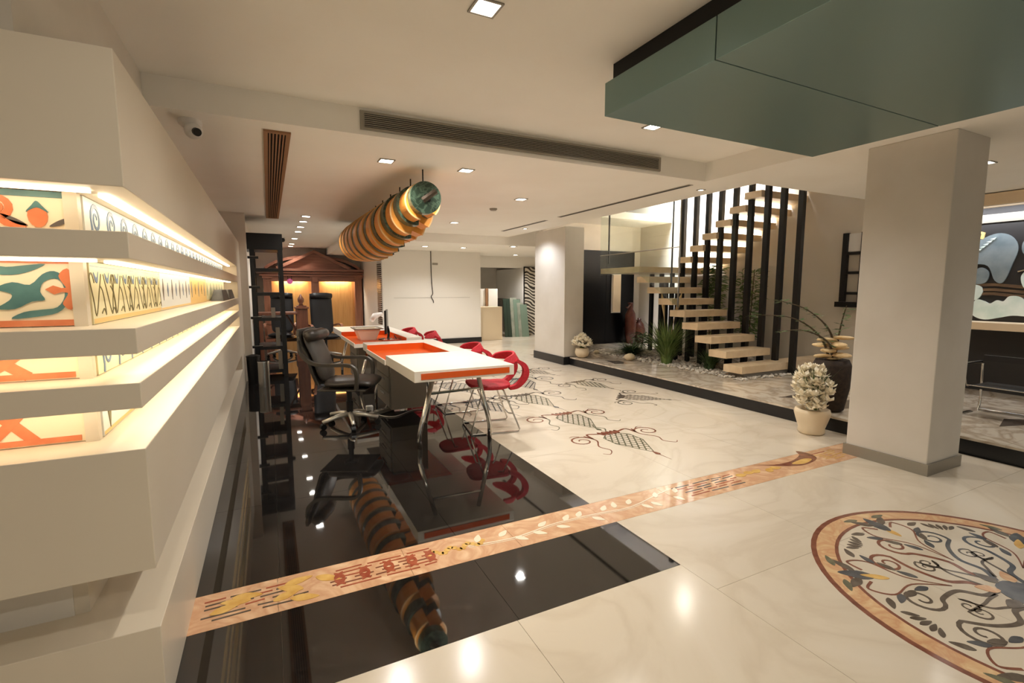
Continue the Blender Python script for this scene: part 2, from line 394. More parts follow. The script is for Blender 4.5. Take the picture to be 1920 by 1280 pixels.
# grille on the left return of the white wall
gr = thing('slatted_grille', 'tall dark and white slatted grille at left edge of white wall', 'grille', (2.46, 12.3, 0.5))
obj('backing', MB().box(2.466, 12.02, 0.5, 2.479, 12.55, 2.3), 'white_plastic', gr)
s_ = MB()
for k in range(30): s_.box(2.448, 12.05, 0.55 + k * 0.05, 2.468, 12.5, 0.575 + k * 0.05)
o = obj('slats', s_, 'black_plastic', gr); o['kind'] = 'stuff'

# columns
def column(name, label, x0, y0, z0, x1, y1, z1, base_z):
    t = thing(name, label, 'column', ((x0 + x1) / 2, (y0 + y1) / 2, z0))
    obj('shaft', MB().box(x0, y0, z0, x1, y1, z1), 'column_plaster', t, bev=0.006)
    obj('skirting', MB().box(x0 - 0.015, y0 - 0.015, z0, x1 + 0.015, y1 + 0.015, z0 + base_z), 'skirting_black' if base_z > 0.12 else 'vent_metal', t)
    return t
column('column', 'broad plain plastered column at right beside the vase', 4.42, 1.78, 0, 4.92, 2.36, Z1, 0.09)
column('column', 'white column with black base at far end of platform', 4.88, 7.6, 0, 5.3, 8.72, Z1, 0.15)

# raised platform of the stair garden
P = MB()
poly = [(4.99, 2.42), (7.99, 2.42), (7.99, 9.14), (5.33, 9.14), (5.33, 7.56), (4.99, 7.56)]
P.prism(poly, FLOORF, -0.02, 0.13)
P.prism([(5.32, -3.9), (7.99, -3.9), (7.99, 2.42), (5.32, 2.42)], FLOORF, -0.02, 0.13)
plat = struct(obj('floor_platform', P, 'skirting_black'), 'raised black-edged platform under the stair')
def ptiles(x0, x1, y0, y1, sx, sy):
    nx = max(1, round((x1 - x0) / sx)); ny = max(1, round((y1 - y0) / sy))
    for i in range(nx):
        for j in range(ny):
            a = x0 + (x1 - x0) * i / nx; b = x0 + (x1 - x0) * (i + 1) / nx; c_ = y0 + (y1 - y0) * j / ny; d = y0 + (y1 - y0) * (j + 1) / ny
            sub('platform_slab', MB().box(a + 0.001, c_ + 0.001, 0.13, b - 0.001, d - 0.001, 0.15), 'platform_marble', plat)
ptiles(4.98, 5.78, 2.42, 7.55, 0.8, 0.86)
ptiles(5.78, 7.99, 2.42, 4.46, 0.74, 0.68)
ptiles(5.78, 7.99, 8.2, 9.14, 0.74, 0.94)
ptiles(5.34, 5.78, 7.55, 9.14, 0.44, 0.8)
ptiles(5.31, 7.99, -3.9, 2.42, 0.67, 0.79)
for pts in ([(5.3, 3.6), (5.75, 3.3), (6.2, 3.55), (5.8, 3.62)], [(5.15, 3.0), (5.6, 2.9), (5.9, 3.15), (5.5, 3.2)], [(5.2, 6.5), (5.45, 6.4), (5.5, 6.75), (5.3, 6.9)],
            [(6.0, 1.9), (6.9, 1.6), (6.4, 2.0)], [(6.6, 1.5), (7.6, 1.1), (7.2, 1.6)], [(6.2, 1.2), (6.9, 0.9), (6.7, 1.25)]):
    sub('marble_patch', MB().prism(pts, FLOORF, 0.1495, 0.1515), 'inlay_dark', plat)
sub('garden_bed', MB().box(5.78, 4.46, 0.13, 7.99, 8.2, 0.142), 'grout', plat)
pb = MB(); ico = [(0, 0, -1), (0.72, -0.53, -0.45), (-0.28, -0.85, -0.45), (-0.89, 0, -0.45), (-0.28, 0.85, -0.45), (0.72, 0.53, -0.45), (0.28, -0.85, 0.45), (-0.72, -0.53, 0.45), (-0.72, 0.53, 0.45), (0.28, 0.85, 0.45), (0.89, 0, 0.45), (0, 0, 1)]
icf = [(0,1,2),(1,0,5),(0,2,3),(0,3,4),(0,4,5),(1,5,10),(2,1,6),(3,2,7),(4,3,8),(5,4,9),(1,10,6),(2,6,7),(3,7,8),(4,8,9),(5,9,10),(6,10,11),(7,6,11),(8,7,11),(9,8,11),(10,9,11)]
for k in range(2600):
    x = random.uniform(5.8, 7.95); y = random.uniform(4.48, 8.15); r = random.uniform(0.018, 0.036)
    if x > 6.9 and random.random() < 0.4: continue
    a = random.uniform(0, 6.28); q = random.uniform(0.6, 1)
    pb.add([(x + r*(px_*cos(a) - q*py_*sin(a)), y + r*(px_*sin(a) + q*py_*cos(a)), 0.152 + 0.55*r*pz_ + random.uniform(0, 0.01)) for px_, py_, pz_ in ico], icf)
o = obj('pebbles', pb, 'pebble'); o['kind'] = 'stuff'; tag(o, 'white and grey pebbles filling the bed under the stair', 'pebbles')

# downstand face vent, ceiling vents
vt = thing('air_vent', 'long horizontal louvred air vent in the ceiling downstand', 'air vent', (2.11, 3.81, 2.59))
y = 3.82
obj('backing', MB().box(0.69, y - 0.004, 2.60, 3.53, y - 0.001, 2.70), 'dark_void', vt)
fr = MB().box(0.66, y - 0.016, 2.585, 3.56, y, 2.602).box(0.66, y - 0.016, 2.70, 3.56, y, 2.718).box(0.66, y - 0.016, 2.602, 0.69, y, 2.70).box(3.53, y - 0.016, 2.602, 3.56, y, 2.70)
obj('frame', fr, 'vent_metal', vt)
for k in range(7): obj('louvre', MB().box(0.69, y - 0.013, 2.608 + k*0.0135, 3.53, y - 0.004, 2.614 + k*0.0135), 'vent_metal', vt)
vt = thing('air_vent', 'narrow brown slotted air vent in the low ceiling near camera dome', 'air vent', (0.1, 6.4, Z1))
obj('backing', MB().box(0.05, 4.05, Z1 - 0.003, 0.17, 8.75, Z1), 'dark_void', vt)
obj('frame', MB().box(0.02, 4.0, Z1 - 0.014, 0.05, 8.8, Z1).box(0.17, 4.0, Z1 - 0.014, 0.20, 8.8, Z1).box(0.05, 4.0, Z1 - 0.014, 0.17, 4.04, Z1).box(0.05, 8.76, Z1 - 0.014, 0.17, 8.8, Z1), 'vent_wood', vt)
for k in range(5): obj('louvre', MB().box(0.058 + k*0.023, 4.04, Z1 - 0.012, 0.068 + k*0.023, 8.76, Z1 - 0.003), 'vent_wood', vt)
vt = thing('air_vent', 'thin linear slot air vent in ceiling along the stair side', 'air vent', (4.18, 6.4, Z1))
for a, b in ((4.0, 6.7), (7.1, 8.8)): obj('slot', MB().box(4.15, a, Z1 - 0.004, 4.22, b, Z1), 'vent_metal', vt)
for a, b in ((4.02, 6.68), (7.12, 8.78)): obj('slot_gap', MB().box(4.172, a, Z1 - 0.006, 4.198, b, Z1 - 0.004), 'shadow_gap', vt)

# downlights
def downlight(x, y, z, label, power, color=NEUT, size=0.11, spot=140):
    t = thing('downlight', label, 'ceiling light', (x, y, z), 0, 'recessed ceiling downlights')
    h = size / 2
    obj('trim_ring', MB().box(-h-0.012, -h-0.012, -0.008, h+0.012, -h, 0).box(-h-0.012, h, -0.008, h+0.012, h+0.012, 0).box(-h-0.012, -h, -0.008, -h, h, 0).box(h, -h, -0.008, h+0.012, h, 0), 'vent_metal', t, local=True)
    obj('lamp_face', MB().box(-h, -h, -0.004, h, h, 0), 'lamp_face', t, local=True)
    l = bpy.data.lights.new('downlight_beam', 'SPOT'); l.energy = power; l.color = color; l.spot_size = R(spot); l.spot_blend = 0.7; l.shadow_soft_size = 0.045
    o = bpy.data.objects.new('downlight_beam', l); col.objects.link(o); o.parent = t; o.location = (0, 0, -0.012)
    return t
downlight(0.98, 2.24, Z2, 'square downlight in high ceiling at top centre, nearest the viewer', 75, WARM)
downlight(2.88, 3.18, Z2, 'downlight in high ceiling just behind the teal canopy', 75, NEUT)
downlight(0.98, -1.2, Z2, 'downlight in high ceiling behind the viewer', 90, WARM, spot=160)
downlight(0.0, 0.6, Z2, 'downlight in high ceiling above the viewer by the display', 26, WARM, spot=168)
downlight(0.99, 4.48, Z1, 'downlight in low ceiling left of the hanging disc sculpture', 55)
downlight(1.75, 4.49, Z1, 'downlight in low ceiling right of the sculpture, near the long vent', 55)
downlight(2.92, 5.59, Z1, 'downlight in middle of low ceiling left of the slot vent', 65)
downlight(2.91, 8.04, Z1, 'downlight in low ceiling right of the sculpture, farther away', 110, NEUT, spot=150)
for k, yy in enumerate((8.39, 9.05, 9.86, 10.69, 12.19, 13.66, 14.38)):
    downlight(0.58, yy, Z1, ('nearest', 'second', 'third', 'fourth', 'fifth', 'sixth', 'farthest')[k] + ' downlight of the row leading to the wardrobe', 42 if k < 5 else 30, NEUT)
downlight(1.7, 14.16, Z1, 'single downlight right of the row, above the wardrobe', 50, COOL)
downlight(3.2, 10.8, 2.37, 'left downlight of the pair in front of white wall', 40)
downlight(4.1, 10.75, 2.37, 'right downlight of the pair in front of white wall', 40)
downlight(6.3, 12.4, 2.37, 'downlight before the storage niche and zebra panel', 110)
downlight(5.84, 2.14, Z1, 'downlight in the soffit right of the broad column', 40, NEUT)
downlight(6.0, 0.2, Z1, 'downlight in the soffit over the raised right area', 40, NEUT)
downlight(4.4, 8.25, Z1, 'tiny downlight beside the white column, at end of slot vent', 50, COOL, 0.06)
downlight(4.5, 4.15, Z1, 'tiny recessed downlight at ceiling edge before the stair', 75, WARM, 0.05, 135)
downlight(5.0, 9.95, 2.37, 'downlight just past the white column, before the storage niche', 60)

# ceiling details
t = thing('smoke_detector', 'small pale smoke detector on low ceiling', 'smoke detector', (2.91, 6.42, Z1))
obj('body', MB().lathe([(0.055, 0), (0.055, -0.012), (0.04, -0.028)], 2.91, 6.42, Z1), 'vent_metal', t)
t = thing('security_camera', 'white dome security camera under the ceiling downstand', 'camera', (-0.42, 4.02, Z1))
obj('mount', MB().lathe([(0.07, 0), (0.07, -0.03), (0.045, -0.05)], -0.42, 4.02, Z1, 20), 'white_plastic', t, smooth=False)
b = obj('eye_ball', MB().ball((-0.40, 3.99, Z1 - 0.075), 0.055, 0.055, 0.055, 16, 10), 'white_plastic', t, smooth=True)
obj('lens', MB().tube([(-0.385, 3.955, Z1 - 0.087), (-0.372, 3.928, Z1 - 0.098)], 0.026, 14), 'black_plastic', t)
t = thing('security_camera', 'tiny dark security camera under the far ceiling', 'camera', (0.33, 12.0, Z1))
obj('mount', MB().lathe([(0.05, 0), (0.05, -0.02)], 0.33, 12.0, Z1, 12), 'white_plastic', t)
obj('eye_ball', MB().ball((0.33, 12.0, Z1 - 0.06), 0.05, 0.05, 0.05), 'black_plastic', t, smooth=True)

# teal mirrored canopy
ct = thing('ceiling_canopy', 'large teal-grey metal panel canopy hung under the ceiling at upper right', 'canopy', (2.87, 1.0, 2.45))
obj('recess', MB().box(1.89, -2.5, 2.63, 3.85, 2.44, Z2), 'shadow_gap', ct)
ys = [-2.55, -0.82, 0.02, 0.845, 1.665, 2.48]
for a, b in zip(ys, ys[1:]):
    for x0, x1 in ((1.86, 3.88),):
        obj('panel', MB().box(x0, a + 0.003, 2.45, x1, b - 0.003, 2.64), 'teal_panel', ct, bev=0.002)
obj('seam_core', MB().box(1.87, -2.54, 2.455, 3.87, 2.47, 2.63), 'shadow_gap', ct)

# ------------------------------------------------------------ lit display wall
D = thing('display_unit', 'long cream stepped display unit with lit gaps along the left wall', 'display unit', (-0.6, 5.0, 0))
XF, YF, YE, XL = -0.37, 1.84, 8.42, -1.6
levels = [('upper_box', 1.72, 2.11), ('shelf_band', 1.51, 1.59), ('shelf_band', 1.22, 1.30), ('shelf_band', 1.05, 1.13), ('lower_box', 0.52, 0.92), ('plinth', 0.0, 0.32)]
YG = 7.5
for nm, a, b in levels:
    pts = [(XL, YF), (XF, YF), (XF, YG + 0.02), (-0.62, YG + 0.02), (-0.62, 2.06), (XL, 2.06)]
    obj(nm, MB().prism(pts, FLOORF, a, b), 'display_lacquer', D, bev=0.0025)
core = [(XL, 2.035), (-0.54, 2.035), (-0.54, YG), (-0.635, YG), (-0.635, 2.10), (XL, 2.10)]
obj('core', MB().prism(core, FLOORF, 0.9, 1.75), 'display_lacquer', D)
obj('recessed_base', MB().prism([(XL, 2.035), (-0.6, 2.035), (-0.6, YG), (-0.635, YG), (-0.635, 2.1), (XL, 2.1)], FLOORF, 0.3, 0.54), 'display_lacquer', D)
obj('end_panel', MB().box(-0.635, YG + 0.021, 0, XF, YE, 2.11), 'display_lacquer', D, bev=0.003)
obj('corner_post', MB().box(-0.56, 2.005, 0.92, -0.525, 2.04, 1.72), 'display_lacquer', D)
for z in (1.72, 1.51, 1.22, 1.05):
    obj('light_strip', MB().box(-0.475, 2.02, z - 0.008, -0.445, YG - 0.05, z + 0.0), 'led', D)
    obj('light_strip', MB().box(XL + 0.05, 1.925, z - 0.008, -0.475, 1.95, z + 0.0), 'led', D)

# inlay panels in the display: front ones on plane Y=2.03 (u = X, v = Z), side ones on X=-0.535 (u = Y)
def front_panel(label, z0, z1, shapes, base='art_cream'):
    t = thing('inlay_panel', label, 'panel', (-0.8, 2.03, z0))
    F = lambda u, v, d: (u, 2.03 - d, v)
    obj('slab', MB().box(-1.4, 2.018, z0 + 0.002, -0.562, 2.033, z1 - 0.002), base, t)
    for nm, m, mb in shapes(F): obj(nm, mb, m, t)
def sh1(F):
    out = []
    a, b = 0.012, 0.015
    for cx in (-0.625, -0.86, -1.1):
        out.append(('bud', 'art_orange', MB().prism([(cx + 0.024*cos(q)*(1), 1.642 + 0.034*sin(q)) for q in [2*pi*i/14 for i in range(14)]], F, a, b)))
        out.append(('bud_tip', 'art_teal', MB().prism(catmull([(cx - 0.026, 1.654), (cx - 0.012, 1.674), (cx, 1.688), (cx + 0.012, 1.674), (cx + 0.026, 1.654), (cx, 1.668)], 4, True), F, a, b + 0.001)))
        for s in (-1, 1):
            sp = spiral(cx + s*0.094, 1.668, 0.008, 0.034, pi/2, s*1.5, 22) + [(cx + s*(0.094 - 0.02), 1.62), (cx + s*0.03, 1.606)]
            sp = [q for q in sp if q[0] < -0.57]
            if len(sp) > 3: out.append(('scroll', 'art_orange', MB().ribbon(sp, taper(len(sp), 0.008, 0.022), F, a, b)))
            out.append(('leaf_inlay', 'art_slate', MB().prism(catmull([(cx + s*0.025, 1.612), (cx + s*0.055, 1.618), (cx + s*0.085, 1.645), (cx + s*0.05, 1.632)], 5, True), F, a, b)))
    out.append(('border', 'art_orange', MB().box(-1.4, 2.015, 1.592, -0.562, 2.018, 1.604)))
    out.append(('border', 'art_teal', MB().box(-0.72, 2.015, 1.70, -0.562, 2.018, 1.718)))
    return out
def sh2(F):
    out = []; a, b = 0.012, 0.015
    for ox in (0, -0.27, -0.54):
        leafs = [[(-0.735, 1.455), (-0.68, 1.452), (-0.63, 1.462), (-0.655, 1.486), (-0.7, 1.478)], ]
        body = [(-0.74, 1.42), (-0.70, 1.44), (-0.66, 1.432), (-0.628, 1.465), (-0.60, 1.475), (-0.575, 1.455), (-0.566, 1.42), (-0.575, 1.375), (-0.60, 1.345), (-0.65, 1.333), (-0.71, 1.328),
                (-0.68, 1.348), (-0.635, 1.355), (-0.60, 1.362), (-0.58, 1.395), (-0.582, 1.435), (-0.60, 1.452), (-0.628, 1.44), (-0.638, 1.41), (-0.628, 1.385), (-0.66, 1.38), (-0.70, 1.358), (-0.74, 1.36), (-0.71, 1.385), (-0.705, 1.405)]
        top = [(-0.75, 1.468), (-0.70, 1.462), (-0.655, 1.474), (-0.62, 1.496), (-0.665, 1.492), (-0.71, 1.486), (-0.75, 1.492)]
        out.append(('scroll', 'art_teal', MB().prism([(x + ox, z) for x, z in catmull(body, 3, True)], F, a, b)))
        out.append(('scroll', 'art_teal', MB().prism([(x + ox, z) for x, z in catmull(top, 3, True)], F, a, b)))
        dia = [(-0.625, 1.418), (-0.605, 1.43), (-0.585, 1.422), (-0.562, 1.425), (-0.562, 1.405), (-0.585, 1.41), (-0.605, 1.402)]
        out.append(('flower_inlay', 'art_orange', MB().prism([(x + ox, z) for x, z in dia], F, a + 0.001, b + 0.001)))
        out.append(('flower_inlay', 'art_orange', MB().prism([(x + ox, z) for x, z in catmull([(-0.59, 1.46), (-0.562, 1.478), (-0.562, 1.36), (-0.586, 1.372), (-0.57, 1.41)], 4, True)], F, a, b + 0.0005)))
    out.append(('border', 'art_orange', MB().box(-1.4, 2.015, 1.303, -0.562, 2.018, 1.322)))
    out.append(('border', 'art_orange', MB().box(-1.4, 2.015, 1.498, -0.562, 2.018, 1.51)))
    return out
def sh34(z0, z1):
    def g(F):
        out = [('border', 'art_orange', MB().box(-1.4, 2.015, z0 + 0.006, -0.572, 2.018, z0 + 0.024))]
        for ox in (0, -0.3):
            out.append(('chevron', 'art_orange', MB().ribbon([(-0.785 + ox, z1), (-0.735 + ox, (z0 + z1)/2 + 0.01), (-0.685 + ox, z0 + 0.015)], 0.03, F, 0.012, 0.0145)))
            out.append(('chevron', 'art_orange', MB().ribbon([(-0.70 + ox, z1), (-0.745 + ox, (z0 + z1)/2 + 0.008), (-0.80 + ox, z0 + 0.015)], 0.028, F, 0.012, 0.0148)))
        return out
    return g
front_panel('inlay panel with orange scrolls in the top lit gap, end of display', 1.59, 1.72, sh1)
front_panel('inlay panel with large teal scroll in the second lit gap, end of display', 1.30, 1.51, sh2)
front_panel('cream panel with orange chevron in the third lit gap, end of display', 1.13, 1.22, sh34(1.13, 1.22))
front_panel('cream panel with orange chevron in the lowest lit gap, end of display', 0.92, 1.05, sh34(0.92, 1.05))
def side_panel(label, y0, y1, z0, z1, base, shapes):
    t = thing('inlay_panel', label, 'panel', (-0.53, (y0 + y1)/2, z0))
    F = lambda u, v, d: (-0.535 + d, u, v)
    obj('slab', MB().box(-0.539, y0 + 0.004, z0 + 0.002, -0.523, y1 - 0.004, z1 - 0.002), base, t)
    for nm, m, mb in shapes(F, y0, y1, z0, z1): obj(nm, mb, m, t)
def s_spir(F, y0, y1, z0, z1):
    out = []; n = int((y1 - y0) / 0.19); a, b = 0.012, 0.014
    for i in range(n):
        cy = y0 + 0.12 + i * 0.19; sp = spiral(cy, z0 + 0.066, 0.010, 0.052, 0, 1.5, 22) + [(cy - 0.045, z0 + 0.03), (cy - 0.05, z0 + 0.003)]
        out.append(('spiral_inlay', 'art_blue', MB().ribbon(sp, taper(len(sp), 0.006, 0.016), F, a, b)))
    return out
def s_vine(F, y0, y1, z0, z1):
    out = []; a, b = 0.012, 0.0135; n = int((y1 - y0) / 0.125); h = z1 - z0
    for i in range(n):
        u = y0 + 0.07 + i * 0.125; s = 1 if i % 2 else -1
        out.append(('vine_inlay', 'art_line', MB().ribbon(catmull([(u - s*0.05, z1 - 0.04), (u - s*0.02, z0 + h*0.55), (u + s*0.03, z0 + 0.03), (u + s*0.05, z0 + h*0.4), (u + s*0.075, z1 - 0.055), (u + s*0.05, z1 - 0.04), (u + s*0.03, z1 - 0.07)], 5), 0.006, F, a, b)))
        out.append(('vine_inlay', 'art_line', MB().ribbon(catmull([(u + 0.03, z0 + 0.035), (u + 0.06, z0 + 0.05), (u + 0.08, z0 + 0.03), (u + 0.06, z0 + h*0.5), (u + 0.03, z0 + h*0.62)], 5), 0.005, F, a, b)))
        out.append(('bird_inlay', 'art_blue', MB().prism(catmull([(u - 0.03, z1 - 0.035), (u, z1 - 0.055), (u + 0.02, z1 - 0.032), (u + 0.005, z1 - 0.07), (u - 0.02, z1 - 0.062)], 3, True), F, a, b)))
    out.append(('border', 'art_gold', MB().box(-0.525, y0 + 0.01, z0 + 0.004, -0.5225, y1 - 0.01, z0 + 0.02)))
    out.append(('border', 'art_teal', MB().box(-0.525, y0 + 0.01, z1 - 0.018, -0.5228, y1 - 0.01, z1 - 0.012)))
    return out
def s_diam(m1, m2, step):
    def g(F, y0, y1, z0, z1):
        out = []; zc = (z0 + z1) / 2 + 0.01; u = y0 + 0.08; i = 0
        while u < y1 - 0.05:
            hh = 0.06 if i % 2 == 0 else 0.04
            out.append(('diamond_inlay', m1 if i % 2 == 0 else m2, MB().prism([(u - 0.018, zc), (u, zc - hh), (u + 0.018, zc), (u, zc + hh)], F, 0.012, 0.014)))
            u += step; i += 1
        out.append(('border', 'art_gold', MB().box(-0.525, y0 + 0.01, z0 + 0.004, -0.5225, y1 - 0.01, z0 + 0.016)))
        return out
    return g
side_panel('long white panel with blue spirals in the topmost lit gap', 2.05, 7.4, 1.59, 1.72, 'art_pale', s_spir)
side_panel('yellow panel with vines and blue birds in second lit gap', 2.05, 3.2, 1.30, 1.51, 'art_yellow', s_vine)
side_panel('pale blue panel with a row of dark diamonds in second lit gap', 3.2, 4.32, 1.30, 1.51, 'art_pale', s_diam('art_slate', 'art_blue', 0.14))
side_panel('golden panel with blue drops in second lit gap', 4.32, 5.36, 1.30, 1.51, 'art_gold', s_diam('art_blue', 'art_line', 0.2))
side_panel('pale green panel with vines at far end of second lit gap', 5.36, 7.4, 1.30, 1.51, 'art_yellow', s_diam('art_teal', 'art_pale', 0.16))
side_panel('long yellow panel with vines in the third lit gap', 2.05, 7.4, 1.13, 1.22, 'art_yellow', s_spir)
side_panel('long cream panel with dark sprigs in the lowest lit gap', 2.05, 7.4, 0.92, 1.05, 'art_pale', s_diam('art_line', 'art_slate', 0.22))
for k, (a, b) in enumerate(((5.55, 6.35), (6.4, 7.3))):
    t = thing('sample_block', ('nearer' if k == 0 else 'farther') + ' dark grey tapered stone block standing in second lit gap', 'stone block', (-0.45, (a + b)/2, 1.30))
    e = 0.12
    obj('block', MB().hexa([(-0.51, a, 1.30), (-0.40, a, 1.30), (-0.40, b, 1.30), (-0.51, b, 1.30), (-0.49, a + e, 1.41), (-0.42, a + e, 1.41), (-0.42, b - e, 1.41), (-0.49, b - e, 1.41)]), 'sample_dark', t, bev=0.003)

# ------------------------------------------------------------ floor inlays
def inl(name, m, mb): return sub(name, mb, m, floor)
ZI = (0.0002, 0.0012)
def rib(pts, wd, m, name='scroll_inlay', zz=0.0): return inl(name, m, MB().ribbon(pts, wd, FLOORF, ZI[0], ZI[1] + zz))
def pol(pts, m, name='petal_inlay', zz=0.0): return inl(name, m, MB().prism(pts, FLOORF, ZI[0], ZI[1] + zz))
def leaf2(x, y, a, l, w_, m, name='leaf_inlay', zz=0.0):
    P_ = catmull([(0, 0), (l*0.4, w_/2), (l, 0), (l*0.4, -w_/2)], 4, True)
    pol([(x + p*cos(a) - q*sin(a), y + p*sin(a) + q*cos(a)) for p, q in P_], m, name, zz + random.uniform(0.00005, 0.0006))
# border strip ornaments (Y 2.25..2.53)
def strip_lines(x0, x1, m, ph=0):
    n = int((x1 - x0) / 0.05)
    for j, yy in enumerate((2.315, 2.345, 2.375, 2.405, 2.435, 2.465)):
        x = x0 + random.uniform(0, 0.1)
        while x < x1 - 0.05:
            l = random.uniform(0.07, 0.2); rib([(x, yy), (min(x + l, x1), yy + random.uniform(-0.006, 0.006))], 0.010, m if random.random() < 0.65 else 'inlay_red', 'line_inlay'); x += l + random.uniform(0.015, 0.05)
strip_lines(0.16, 0.72, 'inlay_brown')
for x in (0.22, 0.34, 0.46, 0.58, 0.68):
    for s_ in (-1, 1):
        for q_ in (0, 0.05): leaf2(x + q_, 2.39, s_*0.9 + pi*(q_ > 0), 0.075, 0.03, 'inlay_red', 'petal_inlay', 0.0003)
for x, y, a in ((-0.3, 2.36, 0.3), (-0.22, 2.45, -0.2), (-0.05, 2.34, 0.4), (0.0, 2.45, 0.2), (0.08, 2.38, 2.6), (0.14, 2.46, -0.6), (-0.14, 2.40, 2.9), (0.02, 2.33, -0.3)):
    leaf2(x, y, a, 0.13, 0.055, 'inlay_gold', 'petal_inlay', 0.0004)
strip_lines(-0.34, 0.1, 'inlay_dark')
for i in range(16):
    x = 0.70 + i * 0.021; pol([(x + 0.018*cos(q), 2.40 + 0.02*sin(i*1.3) + 0.018*sin(q)) for q in [k*pi/4 for k in range(8)]], 'inlay_gold', 'bead_inlay', 0.0004)
stem = catmull([(0.92, 2.39), (1.2, 2.36), (1.5, 2.40), (1.8, 2.39), (2.05, 2.37), (2.35, 2.44), (2.5, 2.47)], 10)
rib(stem, 0.009, 'inlay_white', 'stem_inlay'); rib([(x, y - 0.016) for x, y in stem[:45]], 0.005, 'inlay_white', 'stem_inlay')
for i, (x, s) in enumerate(((0.98, 1), (1.12, 1), (1.2, -1), (1.32, -1), (1.38, 1), (1.48, -1), (1.56, 1), (1.66, 1), (1.74, -1), (1.85, 1), (1.95, 1), (2.06, 1), (2.14, -1), (2.22, -1), (2.3, 1), (2.42, -1), (2.48, 1))):
    leaf2(x, 2.385 + s*0.02, s * random.uniform(0.5, 1.2), 0.085, 0.04, 'inlay_white', 'leaf_inlay', 0.0002)
strip_lines(2.5, 3.1, 'inlay_grey')
for x in (3.12, 3.22, 3.3, 3.42, 3.5):
    leaf2(x, 2.35 + random.uniform(0, 0.09), random.uniform(-0.6, 0.6), 0.1, 0.06, 'inlay_gold', 'petal_inlay', 0.0003)
pol(catmull([(3.45, 2.52), (3.6, 2.45), (3.8, 2.44), (4.0, 2.50), (4.08, 2.58), (4.12, 2.48), (4.05, 2.38), (3.85, 2.34), (3.7, 2.37)], 4, True), 'inlay_brown', 'bird_inlay', 0.0004)
pol(catmull([(3.75, 2.40), (3.95, 2.43), (4.0, 2.39), (3.85, 2.355)], 4, True), 'inlay_gold', 'wing_inlay', 0.0006)
strip_lines(4.1, 4.4, 'inlay_gold')
# scroll arabesques in the cream field
def motif(cx, cy, sc, m1, m2, ang=0.0, ml='inlay_green'):
    ca, sa = cos(ang), sin(ang)
    T_ = lambda p: (cx + sc*(p[0]*ca - p[1]*sa), cy + sc*(p[0]*sa + p[1]*ca))
    def rb(pts, wd, m, nm='scroll_inlay'): rib([T_(p) for p in pts], [q*sc for q in wd] if isinstance(wd, list) else wd*sc, m, nm)
    hw = lambda v: 0.17 * min(1, max(0, (v - 0.2) / 0.35)) * (1 if v < 0.78 else max(0, 1 - (v - 0.78) / 0.14)) + 0.012
    for s in (-1, 1):
        for k in range(-3, 8):
            v0 = 0.12 * k + 0.03; run = []
            for q in range(60):
                v = 0.2 + 0.70*q/59; u = s*((v - v0)*0.62 - 0.17)
                if abs(u) <= hw(v): run.append((u, v))
                elif len(run) > 2: break
                else: run = []
            if len(run) > 4: rb(run[::3] + [run[-1]], 0.015, ml, 'lattice_inlay')
        edge = [(s*hw(0.2 + 0.7*q/16), 0.2 + 0.7*q/16) for q in range(17)]
        rb(edge, 0.012, ml, 'lattice_inlay')
        sp = spiral(s*0.45, 0.79, 0.035, 0.15, 0.3 if s > 0 else pi - 0.3, s*1.45, 26); sp = sp + catmull([sp[-1], (s*0.28, 0.955), (s*0.16, 0.93), (s*0.06, 0.88)], 5)[1:]
        rb(sp, taper(len(sp), 0.012, 0.032), m1)
        c2_ = catmull([(s*0.34, 0.93), (s*0.30, 0.74), (s*0.40, 0.56), (s*0.36, 0.42), (s*0.44, 0.32), (s*0.50, 0.36)], 6)
        rb(c2_, taper(len(c2_), 0.020, 0.007), m2)
        c3_ = catmull([(s*0.40, 0.93), (s*0.46, 0.97), (s*0.52, 0.95)], 5); rb(c3_, taper(len(c3_), 0.014, 0.004), m1)
    rb([(0, -0.06), (0, 0.1)], [0.004, 0.010], m2, 'stem_inlay')
    pol([T_(p) for p in ((-0.03, 0.12), (0, 0.08), (0.03, 0.12), (0, 0.22))], m2, 'finial_inlay')
    for k in range(-2, 3):
        pol([T_(p) for p in catmull([(k*0.05, 0.84), (k*0.055 - 0.03, 0.93), (k*0.06, 0.98), (k*0.055 + 0.03, 0.92)], 4, True)], m1, 'petal_inlay', 0.0003)
motif(2.95, 2.97, 0.86, 'inlay_brown', 'inlay_brown')
rib(catmull([(2.96, 3.82), (3.0, 3.9), (2.94, 3.98), (2.97, 4.05)], 6), 0.014, 'inlay_green', 'stem_inlay')
motif(2.93, 3.78, 0.88, 'inlay_brown', 'inlay_green')
motif(3.05, 4.75, 1.0, 'inlay_dark', 'inlay_grey', 0.1)
motif(4.62, 4.5, 0.78, 'inlay_dark', 'inlay_dark', R(46), 'inlay_dark')
motif(2.45, 4.75, 1.0, 'inlay_grey', 'inlay_dark', 0.25, 'inlay_grey')
motif(4.35, 5.35, 0.85, 'inlay_dark', 'inlay_dark', 0.2)
motif(3.3, 5.75, 1.1, 'inlay_grey', 'inlay_dark', -0.1, 'inlay_grey')
motif(2.45, 5.9, 1.1, 'inlay_dark', 'inlay_grey', 0.1, 'inlay_grey')
motif(4.2, 6.7, 0.8, 'inlay_dark', 'inlay_grey', 0.3, 'inlay_dark')
motif(3.2, 7.0, 1.0, 'inlay_dark', 'inlay_grey', 0.0, 'inlay_dark')
